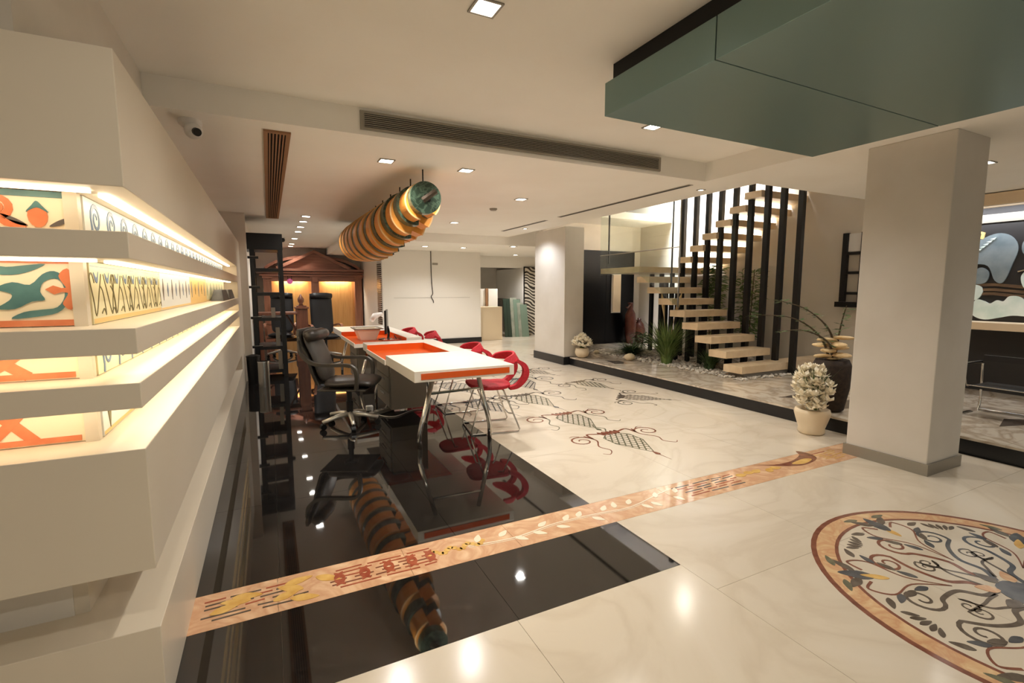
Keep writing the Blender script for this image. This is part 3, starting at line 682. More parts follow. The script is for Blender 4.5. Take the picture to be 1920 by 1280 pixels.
# round medallion
MC = (3.1, 0.82); RO = 0.86
def ring(r0, r1, m, name, zz=0.0):
    n = 64; mb = MB(); v = []
    for i in range(n):
        a = 2*pi*i/n
        v += [(MC[0] + r0*cos(a), MC[1] + r0*sin(a), ZI[1] + zz), (MC[0] + r1*cos(a), MC[1] + r1*sin(a), ZI[1] + zz), (MC[0] + r0*cos(a), MC[1] + r0*sin(a), 0.0), (MC[0] + r1*cos(a), MC[1] + r1*sin(a), 0.0)]
    f = []
    for i in range(n):
        k = 4*i; q = 4*((i + 1) % n); f += [(k, k+1, q+1, q), (k+1, k+3, q+3, q+1), (k+2, k, q, q+2)]
    mb.add(v, f); inl(name, m, mb)
ring(0.74, RO, 'inlay_peach', 'ring_inlay'); ring(RO - 0.022, RO + 0.004, 'inlay_brown', 'ring_edge_inlay', 0.0003); ring(0.735, 0.752, 'inlay_brown', 'ring_edge_inlay', 0.0003)
for q in range(6):
    A = q * pi / 3 + 0.35
    def rt(p, A=A): return (MC[0] + p[0]*cos(A) - p[1]*sin(A), MC[1] + p[0]*sin(A) + p[1]*cos(A))
    for s in (-1, 1):
        m_ = ('inlay_dark', 'inlay_grey', 'inlay_brown')[(q + (s > 0)) % 3]
        sp = [rt(p) for p in spiral(0.50, s*0.15, 0.015, 0.085, 0.4, s*1.4, 26)] 
        sp = sp + catmull([sp[-1], rt((0.40, s*0.12)), rt((0.30, s*0.04)), rt((0.2, s*0.05)), rt((0.12, 0))], 6)[1:]
        rib(sp, taper(len(sp), 0.010, 0.026), m_)
        sp = [rt(p) for p in spiral(0.30, s*0.20, 0.008, 0.05, 2.0, -s*1.3, 20)] 
        sp = sp + catmull([sp[-1], rt((0.25, s*0.13)), rt((0.2, s*0.08)), rt((0.14, s*0.03))], 6)[1:]
        rib(sp, taper(len(sp), 0.006, 0.016), 'inlay_dark')
        for k in range(4):
            x_, y_ = rt((0.42 + 0.075*k, s*(0.04 + 0.045*k)))
            leaf2(x_, y_, A + s*(0.5 + 0.3*k), 0.085, 0.035, 'inlay_dark' if k % 2 else 'inlay_grey', 'leaf_inlay', 0.0003)
        c2_ = [rt(p) for p in catmull([(0.30, 0), (0.48, s*0.03), (0.6, s*0.14), (0.70, s*0.12), (0.66, s*0.05)], 6)]
        rib(c2_, taper(len(c2_), 0.006, 0.014), 'inlay_brown')
    x_, y_ = rt((0.62, 0)); leaf2(x_, y_, A, 0.17, 0.075, 'inlay_grey', 'leaf_inlay', 0.0005)
    x_, y_ = rt((0.56, 0)); leaf2(x_, y_, A, 0.13, 0.04, 'inlay_gold', 'leaf_inlay', 0.0007)
    for s in (-1, 1):
        x_, y_ = rt((0.70, s*0.03)); leaf2(x_, y_, A + s*0.9, 0.12, 0.045, 'inlay_dark', 'leaf_inlay', 0.0006)
        x_, y_ = rt((0.78, s*0.06)); leaf2(x_, y_, A + s*1.5, 0.1, 0.035, 'inlay_green', 'leaf_inlay', 0.0007)
    A2 = A + pi/6
    for k in range(5):
        x_, y_ = MC[0] + (0.70)*cos(A2 + (k-2)*0.06), MC[1] + 0.70*sin(A2 + (k-2)*0.06)
        leaf2(x_, y_, A2 + pi + (k-2)*0.35, 0.07, 0.025, 'inlay_dark', 'leaf_inlay', 0.0004)
pol([(MC[0] + 0.11*cos(k*pi/8), MC[1] + 0.11*sin(k*pi/8)) for k in range(16)], 'inlay_grey', 'rosette_inlay', 0.0008)
for k in range(8): leaf2(MC[0] + 0.1*cos(k*pi/4), MC[1] + 0.1*sin(k*pi/4), k*pi/4, 0.1, 0.06, 'inlay_peach' if k % 2 else 'inlay_dark', 'petal_inlay', 0.001)

# ------------------------------------------------------------ desks
def desk(label, loc, mirror):
    t = thing('desk', label, 'desk', loc)
    W, L, zt = 0.92, 2.45, 0.74          # local: x 0..W, y 0..L ; recess at far-left, mirrored in y for the second desk
    Y = (lambda y: y) if not mirror else (lambda y: L - y)
    def bx(mb, x0, y0, z0, x1, y1, z1):
        a, b = sorted((Y(y0), Y(y1))); return mb.box(x0, a, z0, x1, b, z1)
    E_ = L if mirror else 2.15
    dt = bx(bx(MB(), 0, 0, 0.645, W, 1.10, zt), 0.70, 1.10, 0.645, W, L, zt)
    if not mirror: bx(dt, 0, 2.15, 0.645, 0.70, L, zt)
    obj('desktop', dt, 'white_lacquer', t, local=True, bev=0.004)
    obj('recess_tray', bx(MB(), 0.0, 1.10, 0.645, 0.70, E_, 0.665), 'orange_lacquer', t, local=True)
    lin_ = bx(bx(MB(), 0.0, 1.10, 0.665, 0.70, 1.104, 0.735), 0.696, 1.104, 0.665, 0.70, E_, 0.735)
    if not mirror: bx(lin_, 0.0, 2.146, 0.665, 0.696, 2.15, 0.735)
    obj('recess_lining', lin_, 'orange_lacquer', t, local=True)
    rm = bx(MB(), -0.012, 1.10, 0.64, 0.0, E_, 0.69)
    if mirror: bx(rm, -0.012, L, 0.63, 0.70, L + 0.012, 0.68)
    obj('edge_rim', rm, 'white_lacquer', t, local=True)
    for yy in ((-0.004,) if mirror else (-0.004, L + 0.004)):
        obj('end_inset', MB().box(0.055, Y(yy) - 0.003, 0.667, W - 0.05, Y(yy) + 0.003, 0.718), 'orange_lacquer', t, local=True)
    for yy in (0.24, L - 0.24):
        yl = Y(yy)
        for xf, xt in ((0.10, 0.235), (0.78, 0.66)):
            obj('leg', MB().tube([(xt, yl, 0.645), (xf + (xt - xf)*0.1, yl, 0.20), (xf, yl, 0.14), (xf, yl, 0.0)], 0.021, 10), 'chrome', t, local=True, smooth=True)
        obj('crossbar', MB().tube([(0.19, yl, 0.49), (0.70, yl, 0.50)], 0.012, 8), 'chrome', t, local=True)
    obj('pedestal', bx(MB(), 0.1, 1.35, 0.10, 0.5, 2.05, 0.63), 'grey_lacquer', t, local=True, bev=0.004)
    for z in (0.12, 0.29, 0.46):
        d = obj('drawer', bx(MB(), 0.085, 1.38, z, 0.10, 2.02, z + 0.155), 'grey_lacquer', t, local=True)
        h = sub('handle', bx(MB(), 0.075, 1.6, z + 0.11, 0.085, 1.8, z + 0.125), 'chrome', d)
    return t
desk('white desk with orange recess and chrome trestle legs, nearest the viewer', (1.04, 3.88, 0), False)
desk('white and orange desk farther back, holding monitor and cream basin', (1.0, 6.72, 0), True)
t = thing('leather_blotter', 'dark blotter lying in the recess of near desk', 'blotter', (1.5, 5.3, 0.665))
obj('pad', MB().prism(catmull([(1.32, 5.05), (1.55, 5.02), (1.72, 5.1), (1.7, 5.35), (1.45, 5.4)], 4, True), FLOORF, 0.6655, 0.685), 'black_plastic', t)
# items on the far desk
t = thing('plastic_basin', 'cream plastic basin on the far desk', 'basin', (1.28, 7.45, 0.665))
b0 = [(1.18, 7.34), (1.40, 7.34), (1.40, 7.62), (1.18, 7.62)]; b1 = [(1.12, 7.28), (1.46, 7.28), (1.46, 7.68), (1.12, 7.68)]
v = [(x, y, 0.666) for x, y in b0] + [(x, y, 0.83) for x, y in b1] + [(x*0.94 + 1.29*0.06, y*0.94 + 7.48*0.06, 0.83) for x, y in b1] + [(x*0.94 + 1.29*0.06, y*0.94 + 7.48*0.06, 0.68) for x, y in b0]
f = [(3, 2, 1, 0), (12, 13, 14, 15)]
for k in range(4):
    j = (k + 1) % 4; f += [(k, j, 4 + j, 4 + k), (4 + k, 4 + j, 8 + j, 8 + k), (8 + k, 8 + j, 12 + j, 12 + k)]
obj('tub', MB().add(v, f), 'basin_cream', t)
obj('rim', MB().box(1.09, 7.25, 0.825, 1.49, 7.28, 0.838).box(1.09, 7.68, 0.825, 1.49, 7.71, 0.838).box(1.09, 7.28, 0.825, 1.12, 7.68, 0.838).box(1.46, 7.28, 0.825, 1.49, 7.68, 0.838), 'vent_metal', t)
t = thing('computer_monitor', 'dark monitor seen edge-on on the far desk', 'monitor', (1.55, 7.3, 0.665), R(-15))
obj('screen', MB().box(-0.018, -0.24, 0.10, 0.014, 0.24, 0.44), 'black_plastic', t, local=True, bev=0.008)
obj('stand', MB().tube([(0.02, 0, 0.0), (0.03, 0, 0.12), (0.012, 0, 0.2)], 0.018, 8), 'black_plastic', t, local=True)
obj('foot', MB().lathe([(0.12, 0), (0.12, 0.012), (0.03, 0.022)], 0, 0, 0, 20), 'black_plastic', t, local=True)
t = thing('desk_phone', 'white curved desk lamp head standing behind the monitor', 'lamp', (1.72, 8.35, 0.74))
obj('base', MB().lathe([(0.07, 0), (0.07, 0.015), (0.02, 0.025)], 1.72, 8.35, 0.74, 16), 'white_plastic', t)
obj('arm', MB().tube([(1.72, 8.35, 0.76), (1.74, 8.34, 0.92), (1.68, 8.3, 1.0), (1.56, 8.25, 0.97), (1.5, 8.2, 0.9)], [0.012, 0.014, 0.03, 0.05, 0.04], 10), 'white_plastic', t, smooth=True)
t.name = 'desk_lamp'
t = thing('pen_tray', 'reddish stationery tray beside the monitor on far desk', 'tray', (1.58, 7.05, 0.665))
obj('tray', MB().box(1.44, 6.98, 0.666, 1.70, 7.14, 0.69), 'inlay_red', t, bev=0.004)
for k in range(4): obj('pen', MB().tube([(1.47 + k*0.05, 7.0, 0.70), (1.5 + k*0.04, 7.12, 0.71 + 0.01*k)], 0.008, 6), ('orange_lacquer', 'black_plastic')[k % 2], t)

# ------------------------------------------------------------ red chairs (local: faces +Y)
def red_chair(loc, rz, label):
    t = thing('visitor_chair', label, 'chair', loc, rz, 'red visitor chairs by the desks')
    seat = []
    for k in range(32):
        a = 2*pi*k/32; cx, sx = cos(a), sin(a)
        seat.append((0.215*math.copysign(abs(cx)**0.6, cx), 0.215*math.copysign(abs(sx)**0.6, sx) + 0.01))
    F = lambda u, v, d: (u, v, 0.43 + d + 0.5*v*v - 0.04*max(0, -v))
    o = obj('seat', MB().prism(seat, F, 0, 0.035), 'red_fabric', t, local=True, bev=0.01)
    prof = [(-0.17, 0.435), (-0.25, 0.46), (-0.315, 0.53), (-0.335, 0.60), (-0.315, 0.665), (-0.24, 0.715)]
    prof = catmull(prof, 5); n = len(prof)
    for s in (-1, 1):
        pts, wv, th = [], [], []
        for i, (y_, z_) in enumerate(prof):
            q = i / (n - 1); p0 = prof[max(i-1, 0)]; p1 = prof[min(i+1, n-1)]; d = Vector((0, p1[0]-p0[0], p1[1]-p0[1])).normalized()
            pts.append((s*(0.165 + 0.03*sin(pi*q)), y_, z_)); wv.append((0.034, 0, 0)); nn = d.cross(Vector((1, 0, 0))); th.append(nn*(0.014 + 0.014*sin(pi*q)))
        obj('side_band', MB().strip3(pts, wv, th), 'red_fabric', t, local=True, smooth=False)
    pts, wv, th = [], [], []
    for k in range(17):
        a = R(-172 + 164*k/16); e = sin(pi*k/16)**0.5
        pts.append((0.225*cos(a), -0.06 + 0.225*sin(a), 0.70 + 0.03*e)); wv.append((-0.03*cos(a)*e, -0.03*sin(a)*e, 0.012 + 0.038*e)); th.append((-0.012*cos(a), -0.012*sin(a), -0.006))
    obj('backrest', MB().strip3(pts, wv, th), 'red_fabric', t, local=True, bev=0.008)
    for s in (-1, 1):
        obj('leg_frame', MB().tube([(s*0.12, 0.05, 0.435), (s*0.17, 0.10, 0.42), (s*0.23, 0.23, 0.03), (s*0.232, 0.22, 0.008), (s*0.235, 0.0, 0.008), (s*0.235, -0.25, 0.008), (s*0.23, -0.262, 0.03), (s*0.17, -0.11, 0.42), (s*0.12, -0.07, 0.435)], 0.008, 8), 'chrome', t, local=True, smooth=True)
    obj('crossbar', MB().tube([(-0.23, 0.225, 0.012), (0.23, 0.225, 0.012)], 0.007, 8), 'chrome', t, local=True)
    return t
rc = red_chair((1.96, 4.46, 0), R(80), 'red looped-back chair at the near corner of near desk')
dup(rc, (1.97, 5.38, 0), R(86), 'red chair at the far right side of near desk, only top showing')
dup(rc, (1.88, 7.95, 0), R(90), 'red chair pushed against right side of far desk')
dup(rc, (2.0, 7.2, 0), R(75), 'red chair turned away between the two desks')

# ------------------------------------------------------------ black leather office chair (local: faces +Y)
def office_chair(name, label, loc, rz, tall=False):
    t = thing(name, label, 'chair', loc, rz)
    lm = 'leather_rear' if tall else 'leather'
    def cushion(nm, pts, hw, hv, th):
        o = obj(nm, MB().strip3(pts, hw, th), lm, t, local=True, smooth=True, subs=2); return o
    cushion('seat', [(0, -0.22, 0.47), (0, -0.1, 0.46), (0, 0.1, 0.475), (0, 0.25, 0.48), (0, 0.31, 0.45)], [(0.25, 0, 0)]*5, None, [(0, 0, 0.05), (0, 0, 0.055), (0, 0, 0.06), (0, 0, 0.055), (0, 0.02, 0.035)])
    H = 1.34 if tall else 1.02
    zz = [0.46, 0.60, 0.75, H - 0.16, H - 0.06, H]
    yy = [-0.2, -0.24, -0.275, -0.335, -0.36, -0.37] if not tall else [-0.2, -0.23, -0.26, -0.31, -0.34, -0.35]
    hw = [0.21, 0.235, 0.245, 0.24, 0.235, 0.20]
    cushion('backrest', [(0, a, b) for a, b in zip(yy, zz)], [(q, 0, 0) for q in hw], None, [(0, 0.045, 0)]*6)
    obj('head_roll', MB().tube([(-0.215, yy[4] + 0.05, H - 0.07), (-0.1, yy[4] + 0.06, H - 0.065), (0.1, yy[4] + 0.06, H - 0.065), (0.215, yy[4] + 0.05, H - 0.07)], [0.05, 0.062, 0.062, 0.05], 12), lm, t, local=True, smooth=True)
    if not tall:
        obj('back_shell', MB().strip3([(0, a - 0.05, b) for a, b in zip(yy, zz)], [(q*0.98, 0, 0) for q in hw], [(0, 0.012, 0)]*6), 'arm_plastic', t, local=True)
    for s in (-1, 1):
        if tall:
            p = [(s*0.24, -0.24, 0.66), (s*0.29, -0.12, 0.69), (s*0.29, 0.1, 0.69), (s*0.28, 0.16, 0.64), (s*0.26, 0.14, 0.46)]
        else:
            p = [(s*0.235, -0.40, 0.90), (s*0.255, -0.37, 0.78), (s*0.275, -0.25, 0.69), (s*0.285, -0.08, 0.675), (s*0.285, 0.08, 0.675), (s*0.285, 0.155, 0.64), (s*0.285, 0.175, 0.55), (s*0.275, 0.16, 0.43)]
        p = catmull(p, 5)
        obj('armrest', MB().strip3(p, [(0.024, 0, 0)]*len(p), [(0, 0.006, 0.015) if i < len(p)*0.62 else (0, 0.016, 0.003) for i in range(len(p))]), 'mahogany' if tall else 'arm_plastic', t, local=True)
    obj('seat_frame', MB().box(-0.25, -0.24, 0.405, 0.25, 0.24, 0.42), 'arm_plastic', t, local=True, bev=0.005)
    obj('gas_column', MB().lathe([(0.035, 0.10), (0.035, 0.26), (0.026, 0.26), (0.026, 0.38), (0.07, 0.385), (0.07, 0.41)], 0, 0, 0, 16), 'black_plastic', t, local=True)
    for k in range(5):
        a = 2*pi*k/5 + 0.42; c_, s_ = cos(a), sin(a)
        obj('base_arm', MB().tube([(0.02*c_, 0.02*s_, 0.125), (0.14*c_, 0.14*s_, 0.11), (0.29*c_, 0.29*s_, 0.078)], [0.028, 0.024, 0.019], 8), 'base_metal', t, local=True, smooth=True)
        ca = obj('caster', MB().tube([(0.285*c_ - 0.022*s_, 0.285*s_ + 0.022*c_, 0.03), (0.285*c_ + 0.022*s_, 0.285*s_ - 0.022*c_, 0.03)], 0.03, 14), 'black_plastic', t, local=True)
        sub('caster_stem', MB().tube([(0.285*c_, 0.285*s_, 0.03), (0.285*c_, 0.285*s_, 0.075)], 0.008, 6), 'black_plastic', ca)
    return t
office_chair('office_chair', 'dark brown-black leather swivel chair with curved arms by near desk', (0.70, 5.2, 0), R(-116))
office_chair('office_chair', 'tall black executive chair in front of right wardrobe door', (1.0, 10.5, 0), R(188), True)
office_chair('office_chair', 'tall black executive chair half hidden behind the dark shelf', (0.2, 11.2, 0), R(172), True)

# power strip and cables
t = thing('power_strip', 'grey power strip lying on black floor beside near desk', 'power strip', (1.1, 5.55, 0), R(35))
obj('body', MB().box(-0.17, -0.035, 0.001, 0.17, 0.035, 0.045), 'vent_metal', t, local=True, bev=0.006)
for k in range(4): obj('socket', MB().lathe([(0.02, 0.045), (0.02, 0.047)], -0.12 + k*0.075, 0, 0, 12), 'black_plastic', t, local=True)
t = thing('power_adapter', 'small white plug adapter beside the power strip', 'adapter', (0.98, 5.72, 0))
obj('body', MB().box(0.95, 5.69, 0.0, 1.03, 5.75, 0.06), 'white_plastic', t, bev=0.01)
o = obj('power_cable', MB().tube(catmull([(1.22, 5.65, 0.012), (1.4, 5.8, 0.008), (1.55, 5.75, 0.008), (1.7, 5.9, 0.008), (1.62, 6.1, 0.008), (1.4, 6.05, 0.008), (1.3, 6.2, 0.008)], 8), 0.007, 6), 'cable'); tag(o, 'black cable coiled on the floor under near desk', 'cable')
o = obj('power_cable', MB().tube(catmull([(1.0, 5.62, 0.02), (1.06, 5.4, 0.008), (1.2, 5.3, 0.008), (1.45, 5.5, 0.008), (1.6, 5.45, 0.008)], 8), 0.006, 6), 'cable_white'); tag(o, 'pale cable trailing from power strip on the black floor', 'cable')
o = obj('power_cable', MB().tube(catmull([(1.3, 5.35, 0.63), (1.22, 5.4, 0.4), (1.2, 5.5, 0.2), (1.14, 5.56, 0.05)], 8), 0.007, 6), 'cable_white'); tag(o, 'pale cable hanging from desk down to the power strip', 'cable')

# ------------------------------------------------------------ hanging disc sculpture
S = thing('hanging_sculpture', 'hanging spindle of orange and green stone discs on rods', 'sculpture', (1.37, 6.6, Z1))
def rad(y): return [0.16, 0.20, 0.24, 0.275, 0.30, 0.32, 0.33, 0.33, 0.32, 0.30, 0.275][min(10, max(0, round((y - 4.75) / 0.4)))]
axis_z = lambda y: 2.245 - 0.13 * sin(pi * min(1, max(0, (y - 4.6) / 4.3)))
def disc(y0, y1, r, zc, cut0, cut1, m, nm, rim=True):
    pts = []; n = 36
    for k in range(n + 1):
        a = cut1 + (2*pi - (cut1 - cut0)) * k / n; pts.append((1.37 + r*cos(a), zc + r*sin(a)))
    pts.append((1.37 + 0.35*r*cos((cut0 + cut1)/2), zc + 0.35*r*sin((cut0 + cut1)/2)))
    o = obj(nm, MB().prism(pts, lambda u, v, d: (u, d, v), y0, y1), m, S)
    if rim:
        rp = [(1.37 + (r + 0.002)*cos(cut1 + (2*pi - (cut1 - cut0))*k/n), zc + (r + 0.002)*sin(cut1 + (2*pi - (cut1 - cut0))*k/n)) for k in range(n + 1)]
        sub('disc_edge', MB().ribbon(rp, 0.014, lambda u, v, d: (u, d, v), y0 - 0.004, y0 + 0.012), 'disc_rim', o)
rodY = [4.65, 5.1, 5.56, 6.02, 6.47, 6.93, 7.38, 7.84, 8.3, 8.75, 9.2]
def rr(y): 
    P_ = [(4.55, 0.15), (4.8, 0.185), (5.3, 0.25), (5.8, 0.285), (6.4, 0.31), (7.0, 0.32), (7.6, 0.315), (8.3, 0.295), (8.85, 0.265)]
    for (a, p), (b, q) in zip(P_, P_[1:]):
        if y <= b: return p + (q - p) * (max(y, a) - a) / (b - a)
    return P_[-1][1]
disc(4.56, 4.66, 0.15, 2.275, R(300), R(300.5), 'disc_green', 'disc', False)
y = 4.67; k = 0
while y < 8.5:
    r_ = rr(y); zc = (2.42 + 0.065*(y - 4.6)/4.2) - r_
    c0 = R(262 + 5*k)
    disc(y, y + 0.25, r_, zc, c0, c0 + R(54), 'disc_orange', 'disc')
    r2 = rr(y + 0.25) - 0.006; disc(y + 0.251, y + 0.399, r2, zc, c0 + R(16), c0 + R(66), 'disc_green', 'disc', False)
    y += 0.40; k += 1
r_ = rr(8.8); disc(y, y + 0.16, r_, 2.485 - r_, R(300), R(300.5), 'disc_green', 'disc', False)
obj('axis_bar', MB().box(1.35, 4.54, 2.24, 1.41, 9.32, 2.30), 'black_metal', S)
obj('end_fitting', MB().tube([(1.33, 4.53, 2.24), (1.45, 4.5, 2.33)], 0.028, 8), 'inlay_dark', S)
for yy in rodY:
    zb = 2.30 if yy > 8.6 else 2.40
    obj('rod', MB().tube([(1.37, yy, zb - 0.05), (1.37, yy, Z1)], 0.007, 6), 'black_metal', S)

# ------------------------------------------------------------ stairs
T = thing('floating_stair', 'two-flight floating stair of cream stone treads on black posts', 'staircase', (6.9, 5.7, 0.15))
for k in range(8):
    y0 = 4.575 + 0.275*k; zt = 0.325 + 0.1865*k
    obj('tread', MB().box(5.9, y0, zt - 0.105, 6.87, y0 + 0.315, zt), 'tread_stone', T, bev=0.003)
obj('first_step_base', MB().box(5.98, 4.60, 0.15, 7.6, 4.86, 0.22), 'grey_lacquer', T)
obj('first_step_extension', MB().box(6.87, 4.575, 0.22, 7.98, 4.89, 0.325), 'tread_stone', T)
obj('landing', MB().box(5.9, 6.77, 1.71, 7.98, 7.88, 1.812), 'tread_stone', T, bev=0.003)
for k in range(7):
    y1 = 6.78 - 0.272*k; zt = 1.998 + 0.1865*k
    obj('tread', MB().box(6.84, y1 - 0.30, zt - 0.105, 7.99, y1, zt), 'tread_stone', T, bev=0.003)
for k, yy in enumerate((6.76, 6.47, 6.20, 5.93, 5.645, 5.36, 5.07, 4.81, 4.53)):
    obj('post', MB().box(6.90, yy - 0.038, 0.15, 6.97, yy + 0.038, 4.0 if k < 8 else 3.4), 'black_metal', T)
for k, yy in enumerate((7.55, 7.28, 7.0)):
    obj('post', MB().box(6.90, yy - 0.035, 0.15, 6.96, yy + 0.035, 1.71), 'black_metal', T)
for k in range(2, 8):
    yy = 4.73 + 0.275*k
    obj('short_post', MB().box(6.42, yy - 0.03, 0.15, 6.48, yy + 0.03, 0.22 + 0.1865*k), 'black_metal', T)
# balustrade
B = thing('glass_balustrade', 'clear glass balustrade with thin steel rail beside the landing', 'balustrade', (5.9, 6.8, 1.2))
obj('glass_pane', MB().prism([(5.8, 1.13), (6.75, 1.68), (7.86, 1.68), (7.86, 2.9), (5.8, 2.9)], lambda u, v, d: (d, u, v), 5.868, 5.88), 'glass', B)
obj('edge_profile', MB().box(5.862, 5.785, 1.12, 5.886, 5.80, 3.0), 'chrome', B)
obj('rail', MB().tube([(5.87, 7.86, 2.06), (5.87, 5.8, 2.08)], 0.009, 8), 'steel', B)
obj('hanging_rod', MB().tube([(5.95, 7.7, 1.9), (5.95, 7.7, 2.86)], 0.016, 8), 'black_metal', B)
obj('hanging_rod', MB().tube([(5.95, 6.03, 1.5), (5.95, 6.03, 2.95)], 0.014, 8), 'black_metal', B)

# black panel doors, bright-patch panel, vases in the far corner
dr = struct(obj('door_1', MB().box(5.35, 9.09, 0.15, 7.78, 9.148, 2.28), 'door_black'), 'tall glossy black sliding door behind the stair')
sub('door_leaf', MB().box(5.36, 9.07, 0.16, 6.95, 9.09, 2.27), 'door_black', dr); sub('door_leaf', MB().box(6.96, 9.075, 0.16, 7.77, 9.09, 2.25), 'door_black', dr)
t = thing('bright_patch_panel', 'tall cream box standing in for a bright patch on black door', 'wall panel', (7.2, 9.06, 0.88))  # unlit cream box stands in for the bright patch under the landing
obj('face', MB().box(7.12, 9.02, 0.88, 7.34, 9.045, 1.74), 'pot_cream', t); obj('frame', MB().box(7.10, 9.045, 0.86, 7.36, 9.07, 1.76), 'white_plastic', t)
t = thing('floor_vase', 'tall slender brown vase with narrow neck behind the stair', 'vase', (7.5, 8.85, 0.15))
obj('body', MB().lathe([(0.07, 0), (0.12, 0.2), (0.14, 0.45), (0.11, 0.7), (0.05, 0.82), (0.045, 0.9), (0.07, 0.95)], 7.5, 8.85, 0.15), 'pot_brown', t, smooth=True)
obj('spout', MB().tube([(7.46, 8.82, 1.05), (7.36, 8.78, 0.98), (7.3, 8.76, 1.0)], 0.018, 8), 'pot_brown', t)
t = thing('floor_vase', 'short squat dark brown vase behind the stair', 'vase', (7.85, 8.95, 0.15))
obj('body', MB().lathe([(0.07, 0), (0.13, 0.15), (0.145, 0.3), (0.10, 0.45), (0.04, 0.52), (0.05, 0.58)], 7.83, 8.92, 0.15), 'pot_brown', t, smooth=True)
obj('handle', MB().tube(catmull([(7.72, 8.9, 0.5), (7.66, 8.88, 0.58), (7.72, 8.9, 0.68), (7.79, 8.92, 0.66)], 5), 0.012, 8), 'pot_brown', t)

# ------------------------------------------------------------ plants
def blade(mb, x, y, z, a, l, lean, w_, n=4):
    pts = []
    for k in range(n + 1):
        q = k / n; pts.append(Vector((x + cos(a)*lean*q*q, y + sin(a)*lean*q*q, z + l*(q - 0.25*q*q*(lean/l)))))
    sx, sy = -sin(a), cos(a); v = []
    for k, p in enumerate(pts):
        ww = w_ * (1 - (k / n)**1.5) / 2 + 0.0004; v += [(p.x - sx*ww, p.y - sy*ww, p.z), (p.x + sx*ww, p.y + sy*ww, p.z)]
    mb.add(v, [(2*k, 2*k+1, 2*k+3, 2*k+2) for k in range(n)])
def grass(label, x, y, n, l, lean, w_, m='leaf', z=0.15, plumes=0):
    t = thing('ornamental_grass', label, 'plant', (x, y, z)); mb = MB()
    for k in range(n):
        a = random.uniform(0, 6.28); q = random.uniform(0, 0.08)
        blade(mb, x + q*cos(a), y + q*sin(a), z, a, l*random.uniform(0.5, 1.1), lean*random.uniform(0.3, 1.2), w_)
    o = obj('blades', mb, m, t); o['kind'] = 'stuff'
    for k in range(plumes):
        a = k * 1.6 - 0.3; p = [(x, y, z + 0.1), (x + 0.12*cos(a), y + 0.12*sin(a), z + l), (x + 0.24*cos(a), y + 0.24*sin(a), z + l*1.55)]
        obj('plume', MB().tube(catmull(p, 5), [0.004]*5 + [0.006, 0.02, 0.03, 0.028, 0.014, 0.003], 6), 'plume', t)
grass('tall spiky ornamental grass with pale plumes under the stair', 5.99, 6.12, 420, 0.78, 0.50, 0.026, plumes=2)
grass('low dark green grass clump left of the tall grass', 6.15, 7.2, 380, 0.32, 0.50, 0.026, 'leaf_dark')
grass('small green grass tuft beside the lowest steps', 6.2, 5.4, 170, 0.38, 0.32, 0.022, 'leaf_dark')
def leafy(name, label, x, y, z0, h, n, spread, m, stems=3):
    t = thing(name, label, 'plant', (x, y, z0))
    tops = []
    for k in range(stems):
        a = 2.1*k; p = [(x + 0.03*cos(a), y + 0.03*sin(a), z0), (x + 0.06*cos(a), y + 0.08*sin(a), z0 + h*0.5), (x + 0.10*cos(a), y + 0.14*sin(a), z0 + h)]
        tops.append(p); obj('stem', MB().tube(p, [0.010, 0.008, 0.004], 6), 'branch', t)
    mb = MB()
    for k in range(n):
        p = random.choice(tops); q = random.uniform(0.25, 1); i = 0 if q < 0.5 else 1; f_ = q*2 - i
        b = Vector(p[i]).lerp(Vector(p[i+1]), min(1, f_)); a = random.uniform(0, 6.28); l = random.uniform(0.10, 0.20); d = random.uniform(0.02, spread)
        v0 = b + Vector((cos(a)*d*0.3, sin(a)*d*0.3, 0)); v1 = v0 + Vector((cos(a)*l, sin(a)*l, random.uniform(-0.08, 0.06))); s = Vector((-sin(a), cos(a), 0.4))*0.018
        mid = (v0 + v1)/2 + Vector((0, 0, 0.012)); mb.add([v0, mid + s, v1, mid - s], [(0, 1, 2, 3)])
    o = obj('foliage', mb, m, t); o['kind'] = 'stuff'
    return t
leafy('bamboo_plant', 'leafy bamboo behind the stair posts, left of the pair', 7.55, 6.55, 0.15, 1.7, 420, 0.3, 'leaf')
leafy('bamboo_plant', 'leafy bamboo behind the stair posts, right of the pair', 7.5, 5.75, 0.15, 1.6, 420, 0.3, 'leaf')
leafy('flowering_shrub', 'low pale leafy shrub at back of pebble bed', 6.9, 7.8, 0.15, 0.35, 120, 0.25, 'leaf_dark', 4)
for k, (x, y, r_) in enumerate(((5.7, 6.72, 0.12), (5.72, 7.72, 0.07), (6.55, 5.6, 0.07))):
    mb = MB().ball((x, y, 0.15 + r_*0.5), r_, r_*0.75, r_*0.55, 12, 8)
    mb.v = [(a + 0.008*sin(30*b), b + 0.008*cos(25*a), c_) for a, b, c_ in mb.v]
    tag(obj('boulder', mb, 'stone_cream', smooth=True), ('cream rounded boulder at edge of the pebble bed', 'small cream stone left of the grass clump', 'small cream stone under the lower treads')[k], 'stone')
def blossom(mb, c_, r_, n=6):
    for k in range(n):
        a = 2*pi*k/n + random.random(); el = random.uniform(0.1, 1.2); d = Vector((cos(a)*cos(el), sin(a)*cos(el), sin(el))); s = Vector((-sin(a), cos(a), 0))
        p = Vector(c_); q = p + d*r_; m_ = p + d*r_*0.6; mb.add([p, m_ + s*r_*0.4, q + Vector((0, 0, 0.15*r_)), m_ - s*r_*0.4], [(0, 1, 2, 3)])
t = thing('flower_pot', 'round pale pot of white flowers beside the white column', 'flower pot', (5.15, 7.4, 0.15))
obj('pot', MB().lathe([(0.06, 0), (0.11, 0.03), (0.135, 0.10), (0.12, 0.17), (0.10, 0.19), (0.09, 0.18)], 5.15, 7.4, 0.15, 24), 'pot_cream', t, smooth=True)
